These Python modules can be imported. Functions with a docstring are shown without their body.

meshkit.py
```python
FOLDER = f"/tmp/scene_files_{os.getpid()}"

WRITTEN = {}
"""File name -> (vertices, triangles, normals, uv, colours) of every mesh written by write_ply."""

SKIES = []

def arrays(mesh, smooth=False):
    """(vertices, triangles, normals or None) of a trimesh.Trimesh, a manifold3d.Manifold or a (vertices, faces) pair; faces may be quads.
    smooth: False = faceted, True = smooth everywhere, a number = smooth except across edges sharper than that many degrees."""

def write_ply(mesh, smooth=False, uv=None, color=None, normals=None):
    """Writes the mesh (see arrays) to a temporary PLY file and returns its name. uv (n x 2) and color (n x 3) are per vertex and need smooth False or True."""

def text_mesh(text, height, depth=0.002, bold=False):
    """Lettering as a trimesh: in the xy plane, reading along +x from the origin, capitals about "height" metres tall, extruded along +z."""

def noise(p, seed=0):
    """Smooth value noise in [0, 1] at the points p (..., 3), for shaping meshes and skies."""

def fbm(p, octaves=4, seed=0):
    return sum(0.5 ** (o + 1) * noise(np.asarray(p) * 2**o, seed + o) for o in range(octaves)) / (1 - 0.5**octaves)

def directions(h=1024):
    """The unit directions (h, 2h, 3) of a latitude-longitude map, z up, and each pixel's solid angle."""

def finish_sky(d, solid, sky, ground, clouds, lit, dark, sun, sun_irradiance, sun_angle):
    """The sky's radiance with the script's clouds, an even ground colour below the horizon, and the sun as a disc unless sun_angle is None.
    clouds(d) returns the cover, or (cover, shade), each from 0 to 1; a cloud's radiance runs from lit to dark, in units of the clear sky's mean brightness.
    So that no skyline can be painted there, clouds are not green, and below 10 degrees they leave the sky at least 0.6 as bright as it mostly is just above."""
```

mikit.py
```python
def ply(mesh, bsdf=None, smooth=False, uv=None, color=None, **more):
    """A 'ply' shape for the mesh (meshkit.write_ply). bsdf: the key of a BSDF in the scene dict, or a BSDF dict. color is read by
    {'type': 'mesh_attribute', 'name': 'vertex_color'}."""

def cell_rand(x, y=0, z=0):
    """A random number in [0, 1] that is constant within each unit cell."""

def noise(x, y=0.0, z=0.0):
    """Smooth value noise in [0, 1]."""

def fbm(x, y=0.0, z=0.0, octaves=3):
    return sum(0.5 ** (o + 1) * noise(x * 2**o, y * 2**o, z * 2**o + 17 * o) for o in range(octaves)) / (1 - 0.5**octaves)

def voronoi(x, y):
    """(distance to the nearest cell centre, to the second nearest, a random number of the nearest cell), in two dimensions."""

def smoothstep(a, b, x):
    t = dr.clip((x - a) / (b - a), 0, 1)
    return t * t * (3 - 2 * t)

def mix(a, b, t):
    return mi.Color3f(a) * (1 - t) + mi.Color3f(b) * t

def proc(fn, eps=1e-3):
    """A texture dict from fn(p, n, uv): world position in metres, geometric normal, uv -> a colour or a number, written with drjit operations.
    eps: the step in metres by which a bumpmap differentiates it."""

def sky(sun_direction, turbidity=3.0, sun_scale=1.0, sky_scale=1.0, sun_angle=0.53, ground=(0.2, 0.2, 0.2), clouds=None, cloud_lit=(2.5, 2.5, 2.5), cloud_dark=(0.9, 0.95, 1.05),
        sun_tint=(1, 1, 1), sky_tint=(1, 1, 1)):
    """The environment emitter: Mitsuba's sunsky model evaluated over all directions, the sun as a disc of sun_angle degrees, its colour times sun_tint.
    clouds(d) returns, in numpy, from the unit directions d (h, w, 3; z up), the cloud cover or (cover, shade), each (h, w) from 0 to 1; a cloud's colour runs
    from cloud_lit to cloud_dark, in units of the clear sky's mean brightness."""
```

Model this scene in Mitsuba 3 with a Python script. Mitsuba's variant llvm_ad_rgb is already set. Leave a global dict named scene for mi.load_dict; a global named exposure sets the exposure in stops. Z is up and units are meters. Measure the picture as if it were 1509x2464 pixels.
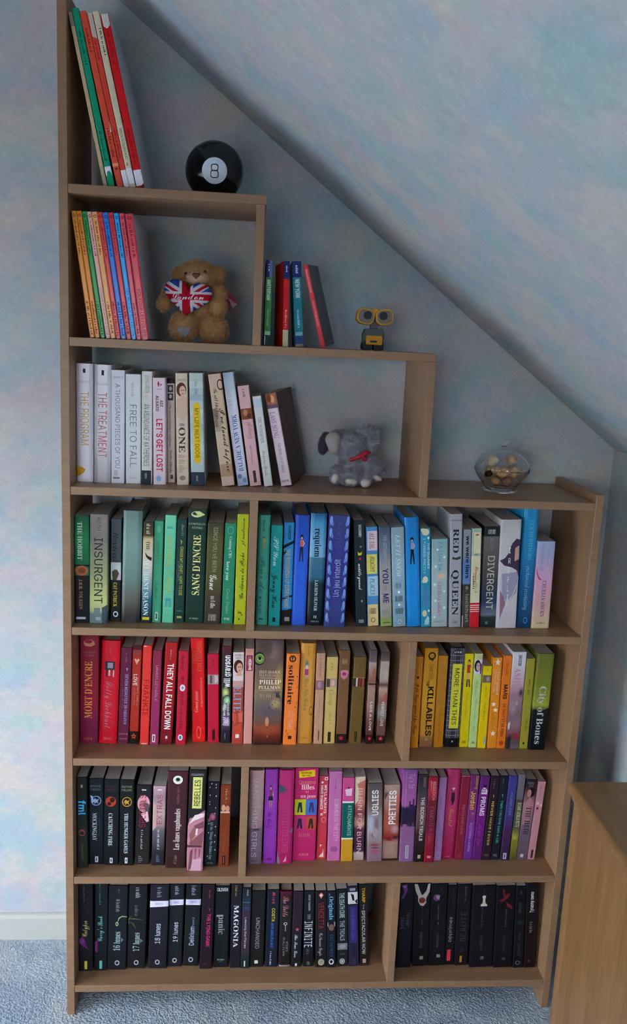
import math, random, glob
import numpy as np, trimesh, drjit as dr, mitsuba as mi, mikit, meshkit
import shapely
from shapely import affinity
from shapely.geometry import Polygon, Point, box as sbox
import manifold3d as m3

random.seed(7); RNG = np.random.default_rng(7)
scene, labels = {'type': 'scene'}, {}
T4 = mi.ScalarTransform4f

# ---------------------------------------------------------------- camera, daylight, exposure
CAM = (0.34786, -1.64267, 1.43597); YAW, PITCH, ROLL, FPX = 0.08031, -0.19209, 0.04614, 2078.4
fw = np.array([math.sin(YAW)*math.cos(PITCH), math.cos(YAW)*math.cos(PITCH), math.sin(PITCH)])
rt = np.array([math.cos(YAW), -math.sin(YAW), 0.0]); up0 = np.cross(rt, fw)
up = -math.sin(ROLL)*rt + math.cos(ROLL)*up0
scene['camera'] = {'type': 'perspective', 'fov_axis': 'x', 'fov': 2*math.degrees(math.atan(754.5/FPX)), 'near_clip': 0.02, 'far_clip': 200.0,
                   'to_world': T4().look_at(origin=list(CAM), target=list(np.array(CAM)+fw), up=list(up))}
scene['sky'] = mikit.sky((0.55, 0.75, 0.55), turbidity=4.0, sun_scale=0.0, sky_scale=1.0, sun_angle=None, ground=(0.34, 0.34, 0.34),
                         clouds=lambda d: (0.75 + 0.2*meshkit.fbm(d*3.0, 3), 0.3*meshkit.noise(d*5.0)), cloud_lit=(1.45, 1.5, 1.58), cloud_dark=(1.0, 1.04, 1.1))
exposure = 6.35

# ---------------------------------------------------------------- helpers
def lin(h):
    c = np.array([int(h[i:i+2], 16) for i in (0, 2, 4)])/255.0
    return np.where(c <= .04045, c/12.92, ((c+.055)/1.055)**2.4)
used = {}
def numbered(name):
    n = used.get(name, 0); used[name] = n+1
    return name if n == 0 else f'{name}_{n:03d}'
def thing(name, label, cat, group=None):
    k = numbered(name); labels[k] = {'label': label, 'category': cat}
    if group: labels[k]['group'] = group
    return k
def obj(name, mesh, mat, parent=None, smooth=False, label=None, color=None, **more):
    k = numbered(parent+'__'+name if parent else name)
    scene[k] = mikit.ply(mesh, mat, smooth=smooth, color=color, **more)
    if label: labels.setdefault(k, {})['label'] = label
    return k
def struct(name, mesh, mat, label, smooth=False, **m):
    k = obj(name, mesh, mat, None, smooth, **m); labels[k] = {'label': label, 'category': name.split('_')[0], 'kind': 'structure'}
    return k
def quads(vs, fs):
    return trimesh.Trimesh(np.array(vs, float), np.vstack([[(f[0], f[1], f[2]), (f[0], f[2], f[3])] for f in fs]).astype(int), process=False)
def rbox(x0, x1, y0, y1, z0, z1, b=0.0008):
    """a board with eased edges"""
    p = [(x, y, z) for x in (x0+b, x1-b) for y in (y0+b, y1-b) for z in (z0+b, z1-b)]
    q = []
    for x, y, z in p:
        for ax in range(3):
            v = [x, y, z]
            lo, hi = ((x0, x1), (y0, y1), (z0, z1))[ax]
            v[ax] = lo if v[ax] < (lo+hi)/2 else hi
            q.append(v)
    return trimesh.convex.convex_hull(np.array(q))
def cat(ms): return trimesh.util.concatenate(ms)

# ---------------------------------------------------------------- materials
def V(*c): return mi.Color3f(*c)
def sponge(p, n, uv):
    """sponged pastel distemper: lilac grey with blue, green, pink and cream dabs"""
    x, y, z = p.x*1.0, p.y*1.0, p.z*1.0
    f = 12.0
    a = mikit.fbm(x*f, y*f, z*f, 4); b = mikit.fbm(x*f+31.7, y*f+5.1, z*f+9.3, 4); c = mikit.fbm(x*f*1.2+77.1, y*f*1.2, z*f*1.2+41.0, 4); d = mikit.fbm(x*f*.9+11.0, y*f+60.0, z*f+3.0, 4)
    big = mikit.fbm(x*2.6+3.0, y*2.6, z*2.6+8.0, 2)
    s = mikit.smoothstep
    col = mikit.mix(V(.56, .54, .56), V(.56, .58, .61), big)
    col = mikit.mix(col, V(.33, .50, .62), s(.38, .70, a)*.56)
    col = mikit.mix(col, V(.64, .50, .53), s(.44, .74, b)*.46)
    col = mikit.mix(col, V(.37, .57, .54), s(.42, .72, c)*.54)
    col = mikit.mix(col, V(.68, .61, .51), s(.47, .75, d)*.46)
    br = mikit.fbm(x*70, y*70, z*70, 3)
    col = col*(.91+.18*br)
    fine = mikit.noise(x*260, y*260, z*260)
    return col*(.95+.10*fine)
def wall_rough(p, n, uv): return mikit.fbm(p.x*70, p.y*70, p.z*70, 3)
def carpet_col(p, n, uv):
    a = mikit.fbm(p.x*16, p.y*16, 0, 3); b = mikit.fbm(p.x*9+20, p.y*9, 3.0, 3); g = mikit.noise(p.x*420, p.y*420, p.z*420)
    col = mikit.mix(V(.33, .42, .52), V(.43, .53, .62), mikit.smoothstep(.3, .7, a))
    col = mikit.mix(col, V(.50, .55, .57), mikit.smoothstep(.5, .75, b)*.6)
    return col*(.8+.4*g)
def carpet_h(p, n, uv): return mikit.fbm(p.x*330, p.y*330, p.z*330, 2)
def beech(p, n, uv):
    """beech laminate: long soft streaks and fine pores"""
    along = dr.select(dr.abs(n.x) > .5, p.z, p.x)
    across = dr.select(dr.abs(n.z) > .5, p.y, dr.select(dr.abs(n.x) > .5, p.y, p.z))
    st = mikit.fbm(along*5, across*90, 1.3, 3); po = mikit.noise(along*60, across*900, 4.0)
    return mikit.mix(V(.25, .138, .072), V(.312, .184, .102), st)*(.93+.12*po)
def oak(p, n, uv):
    w = mikit.fbm(p.y*3, p.z*1.5, p.x*3, 2)
    along = dr.select(dr.abs(n.z) > .6, p.y, p.z); across = dr.select(dr.abs(n.z) > .6, p.x, p.y)
    g = mikit.fbm(along*3.0+w*.6, across*55+w*3, 2.0, 4); po = mikit.noise(along*35, across*700, 7.0)
    return mikit.mix(V(.185, .088, .030), V(.265, .140, .058), g)*(.90+.16*po)
def page_col(p, n, uv):
    g = mikit.noise(p.x*900, p.y*14, p.z*900)
    return mikit.mix(V(.52, .48, .44), V(.68, .64, .59), g)
R = lambda fn: mikit.proc(fn)
def prin(col, rough=.5, spec=.4, **m):
    return {'type': 'twosided', 'b': {'type': 'principled', 'base_color': col, 'roughness': rough, 'specular': spec, **m}}
def rgb(h): return {'type': 'rgb', 'value': [float(v) for v in lin(h)]}
VC = {'type': 'mesh_attribute', 'name': 'vertex_color'}
scene['m_wall'] = {'type': 'twosided', 'b': {'type': 'bumpmap', 'arbitrary': mikit.proc(wall_rough, .002), 'scale': .0012, 'b': {'type': 'diffuse', 'reflectance': R(sponge)}}}
scene['m_carpet'] = {'type': 'twosided', 'b': {'type': 'bumpmap', 'arbitrary': mikit.proc(carpet_h, .0008), 'scale': .003, 'b': {'type': 'diffuse', 'reflectance': R(carpet_col)}}}
scene['m_beech'] = prin(R(beech), .42, .45)
scene['m_oak'] = prin(R(oak), .38, .45)
scene['m_white'] = prin(rgb('c0c2bc'), .4, .4)
scene['m_plaster'] = {'type': 'twosided', 'b': {'type': 'diffuse', 'reflectance': rgb('6c6e74')}}
scene['m_page'] = {'type': 'twosided', 'b': {'type': 'diffuse', 'reflectance': R(page_col)}}
scene['m_print'] = prin(VC, .42, .22)
scene['m_gloss'] = prin(VC, .24, .42)
scene['m_ink'] = prin(VC, .5, .2)
scene['m_matte'] = {'type': 'twosided', 'b': {'type': 'diffuse', 'reflectance': VC}}
scene['m_ball'] = prin(rgb('08090a'), .16, .5)
scene['m_glass'] = {'type': 'dielectric', 'int_ior': 1.5, 'ext_ior': 1.0}
def plain(name, h, rough=.5, spec=.4):
    k = 'm_'+name; scene[k] = prin(rgb(h), rough, spec); return k

# ---------------------------------------------------------------- the room
D = 0.2508                      # y of the back wall; the bookcase front is y = 0
XK = 1.176                      # the knee wall
XL, YB, ZC = -1.1, -2.9, 2.42   # left wall, rear wall, flat ceiling
slope = lambda x: 2.083-.7685*(x-.07)
zk = slope(XK); xf = .07-(ZC-2.083)/.7685
def slab(pts, mat, name, label, out, th=.08):
    """a wall of real thickness: a polygon pushed outwards"""
    p = np.array(pts, float); o = np.array(out, float)*th; n = len(p)
    poly_n = np.cross(p[1]-p[0], p[2]-p[0])
    v = np.vstack([p, p+o]); f = []
    for i in range(1, n-1): f += [(0, i, i+1), (n, n+i+1, n+i)]
    for i in range(n):
        j = (i+1) % n; f += [(i, n+i, n+j), (i, n+j, j)]
    m = trimesh.Trimesh(v, np.array(f), process=False); trimesh.repair.fix_normals(m)
    return struct(name, m, mat, label)
slab([(XL, YB, 0), (XK, YB, 0), (XK, D, 0), (XL, D, 0)], 'm_carpet', 'floor', 'soft blue mottled carpet floor', (0, 0, -1))
slab([(XL, D, 0), (XK, D, 0), (XK, D, zk), (xf, D, ZC), (XL, D, ZC)], 'm_wall', 'wall_back', 'back wall sponged in pale blue, lilac and green', (0, 1, 0))
slab([(XK, D, 0), (XK, YB, 0), (XK, YB, zk), (XK, D, zk)], 'm_wall', 'wall_right', 'low knee wall under the slope in the same sponged paint', (1, 0, 0))
# sloping ceiling; its board curls up a little where it meets the back wall
def ceiling_slope():
    prof = [(YB-.1, 0.0), (D-ROLL_W, 0.0)]
    for k in range(1, 15):
        t = k/14
        prof.append((D-ROLL_W+ROLL_W*t, ROLL_H*t*t))
    prof.append((D+.06, ROLL_H*1.6))
    u = np.array([XK-xf, 0, zk-ZC]); u = u/np.linalg.norm(u); nn = np.array([u[2], 0, -u[0]])   # nn points into the room
    if nn[2] > 0: nn = -nn
    v = []
    for th in (0, .09):
        for s in (np.array([xf, 0, ZC])-u*.12, np.array([XK, 0, zk])+u*.12):
            for y, dpt in prof: v.append(s+np.array([0, y, 0])+nn*(ROLL_H-dpt-th))
    n = len(prof); f = []
    for i in range(n-1): f += [(i, i+1, n+i+1, n+i), (2*n+i, 3*n+i, 3*n+i+1, 2*n+i+1), (i, 2*n+i, 2*n+i+1, i+1), (n+i, n+i+1, 3*n+i+1, 3*n+i)]
    f += [(0, n, 3*n, 2*n), (n-1, 3*n-1, 4*n-1, 2*n-1)]
    m = quads(v, f); trimesh.repair.fix_normals(m); return m
ROLL_W, ROLL_H = .02, .002
struct('ceiling', ceiling_slope(), 'm_wall', 'sloping attic ceiling sponged in pale blue, pink and green', smooth=40)
slab([(XL, YB, ZC), (xf, YB, ZC), (xf, D, ZC), (XL, D, ZC)], 'm_plaster', 'ceiling_flat', 'flat part of the ceiling above the slope', (0, 0, 1))
# left wall with the window the daylight comes through
WY0, WY1, WZ0, WZ1 = -1.5, -.2, .15, 1.35
RX0, RX1, RZ0, RZ1 = -1.0, .1, .5, 1.75
def wall_with_hole():
    o = m3.Manifold.cube([.2, D-YB, ZC]).translate([XL-.2, YB, 0]); h = m3.Manifold.cube([.6, WY1-WY0, WZ1-WZ0]).translate([XL-.4, WY0, WZ0])
    return o-h
struct('wall_left', wall_with_hole(), 'm_plaster', 'left wall with the window')
def rear_wall():
    g = Polygon([(XL-.2, -.05), (XK+.1, -.05), (XK+.1, slope(XK+.1)+.05), (xf, ZC+.05), (XL-.2, ZC+.05)]).difference(sbox(RX0, RZ0, RX1, RZ1))
    m = trimesh.creation.extrude_polygon(g, .2, engine='earcut'); v = np.array(m.vertices); m.vertices = np.stack([v[:, 0], YB-v[:, 2], v[:, 1]], 1); trimesh.repair.fix_normals(m); return m
struct('wall_rear', rear_wall(), 'm_plaster', 'rear wall with a wide window behind the viewer')
def frame(a0, a1, z0, z1, put):
    b = [(a0, a1, z0, z0+.05), (a0, a1, z1-.05, z1), (a0, a0+.05, z0, z1), (a1-.05, a1, z0, z1), ((a0+a1)/2-.025, (a0+a1)/2+.025, z0, z1)]
    return cat([put(*q) for q in b])
struct('window_1', frame(WY0, WY1, WZ0, WZ1, lambda a, b, c, d: rbox(XL-.12, XL-.07, a, b, c, d)), 'm_white', 'white window frame in the left wall')
struct('window_2', frame(RX0, RX1, RZ0, RZ1, lambda a, b, c, d: rbox(a, b, YB-.12, YB-.07, c, d)), 'm_white', 'white window frame in the rear wall')
def skirting(x0, x1):
    pr = [(D, .0), (D-.012, 0), (D-.012, .056), (D-.008, .062), (D-.0075, .064), (D-.004, .066), (D, .066)]
    m = trimesh.creation.extrude_polygon(Polygon(pr), x1-x0, engine='earcut')
    v = np.array(m.vertices); m.vertices = np.stack([x0+v[:, 2], v[:, 0], v[:, 1]], 1); trimesh.repair.fix_normals(m); return m
struct('baseboard_back', skirting(XL, XK), 'm_white', 'low white baseboard along the back wall')

# ---------------------------------------------------------------- the bookcase
BT = .016; BD = D-.0135
Z = dict(z1=1.6955, z2=1.4282, z3=1.1505, z4=.8708, z5=.5937, z6=.3277, z7=.0701)
XR = 1.0582
bc = thing('bookcase', 'stepped beech effect open bookcase filled with colour sorted books under the sloping ceiling', 'bookcase')
obj('side_panel', rbox(0, BT, 0, BD, 0, 2.012), 'm_beech', bc, label='tall left side panel')
obj('side_panel', rbox(XR-BT, XR, 0, BD, 0, 1.1673), 'm_beech', bc, label='short right side panel rising a lip above the top board')
for z, x1 in (('z1', .3697), ('z2', .7002), ('z3', XR-BT), ('z4', XR-BT), ('z5', XR-BT), ('z6', XR-BT), ('z7', XR-BT)):
    obj('shelf', rbox(BT+.0002, x1-.0002, .0006, BD, Z[z]-BT, Z[z]), 'm_beech', bc)
for x, a, b in ((.351, 'z1', 'z2'), (.6853, 'z2', 'z3'), (.3566, 'z3', 'z4'), (.6872, 'z4', 'z5'), (.3563, 'z5', 'z6'), (.6885, 'z6', 'z7')):
    obj('upright', rbox(x, x+BT, .0004, BD, Z[b], Z[a]-BT), 'm_beech', bc)

# ---------------------------------------------------------------- lettering
FONTS = '/opt/blender-*/*/datafiles/fonts/'
def font_path(n):
    g = glob.glob(FONTS+n); return g[0] if g else None
FILES = {'I': 'Inter.woff2', 'B': 'Inter.woff2', 'S': 'NotoSansMath-Regular.woff2', 'E': 'NotoSansMath-Regular.woff2', 'C': 'NotoSansMath-Regular.woff2', 'M': 'DejaVuSansMono.woff2'}
BASES = {'S': (0x1D400, 0x1D41A, 0x1D7CE), 'E': (0x1D434, 0x1D44E, None), 'C': (0x1D4D0, 0x1D4EA, None)}
_fonts, _glyphs = {}, {}
def get_font(code):
    from PIL import ImageFont
    f = FILES[code]
    if f not in _fonts:
        p = font_path(f) or font_path('Inter.woff2'); _fonts[f] = ImageFont.truetype(p, 64)
    return _fonts[f]
def glyph(ch, code):
    """(vertices, triangles, advance) of one letter, capitals 1 high"""
    key = (ch, code)
    if key in _glyphs: return _glyphs[key]
    from PIL import Image, ImageDraw
    c = ch; fc = code
    if code in BASES:
        U, L, Dg = BASES[code]
        if 'A' <= ch <= 'Z': c = chr(U+ord(ch)-65)
        elif 'a' <= ch <= 'z': c = '\u210e' if code == 'E' and ch == 'h' else chr(L+ord(ch)-97)
        elif ch.isdigit() and Dg: c = chr(Dg+int(ch))
        else: fc = 'I'
    font = get_font(fc); bold = 1 if fc in 'B' else 0
    adv = font.getlength(c)/46.0
    if ch == ' ':
        _glyphs[key] = (np.zeros((0, 2)), np.zeros((0, 3), int), .34); return _glyphs[key]
    x0, y0, x1, y1 = font.getbbox(c, anchor='ls', stroke_width=2*bold)
    im = Image.new('L', (x1-x0+8, y1-y0+8)); ImageDraw.Draw(im).text((4-x0, 4-y0), c, 255, font, anchor='ls', stroke_width=2*bold)
    on = np.pad(np.asarray(im) > 127, ((0, 0), (1, 1))).astype(np.int8)
    rows, st = np.nonzero(np.diff(on, axis=1) == 1); en = np.nonzero(np.diff(on, axis=1) == -1)[1]
    vs, fs, n = [], [], 0
    if len(rows):
        g = shapely.union_all(shapely.box(st, -rows-1, en, -rows)).buffer(.6).buffer(-.6).simplify(.8)
        for q in getattr(g, 'geoms', [g]):
            if q.area < 1: continue
            v, f = trimesh.creation.triangulate_polygon(q, engine='earcut')
            vs.append(v); fs.append(f+n); n += len(v)
    v = np.vstack(vs) if vs else np.zeros((0, 2)); f = np.vstack(fs) if fs else np.zeros((0, 3), int)
    s = 1/46.0
    v = np.stack([(v[:, 0]-4+x0)*s, (v[:, 1]+4-y0)*s], 1) if len(v) else v
    _glyphs[key] = (v, f, adv+.04*bold); return _glyphs[key]
def line(text, code):
    vs, fs, n, x = [], [], 0, 0.0
    for ch in text:
        v, f, a = glyph(ch, code)
        if len(v): vs.append(v+[x, 0]); fs.append(f+n); n += len(v)
        x += a
    if not vs: return np.zeros((0, 2)), np.zeros((0, 3), int), max(x, .1)
    return np.vstack(vs), np.vstack(fs), x
def tri_poly(g):
    vs, fs, n = [], [], 0
    for q in getattr(g, 'geoms', [g]):
        if q.is_empty or q.area <= 0 or q.geom_type != 'Polygon': continue
        v, f = trimesh.creation.triangulate_polygon(q, engine='earcut'); vs.append(v); fs.append(f+n); n += len(v)
    if not vs: return np.zeros((0, 2)), np.zeros((0, 3), int)
    return np.vstack(vs), np.vstack(fs)

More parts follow.
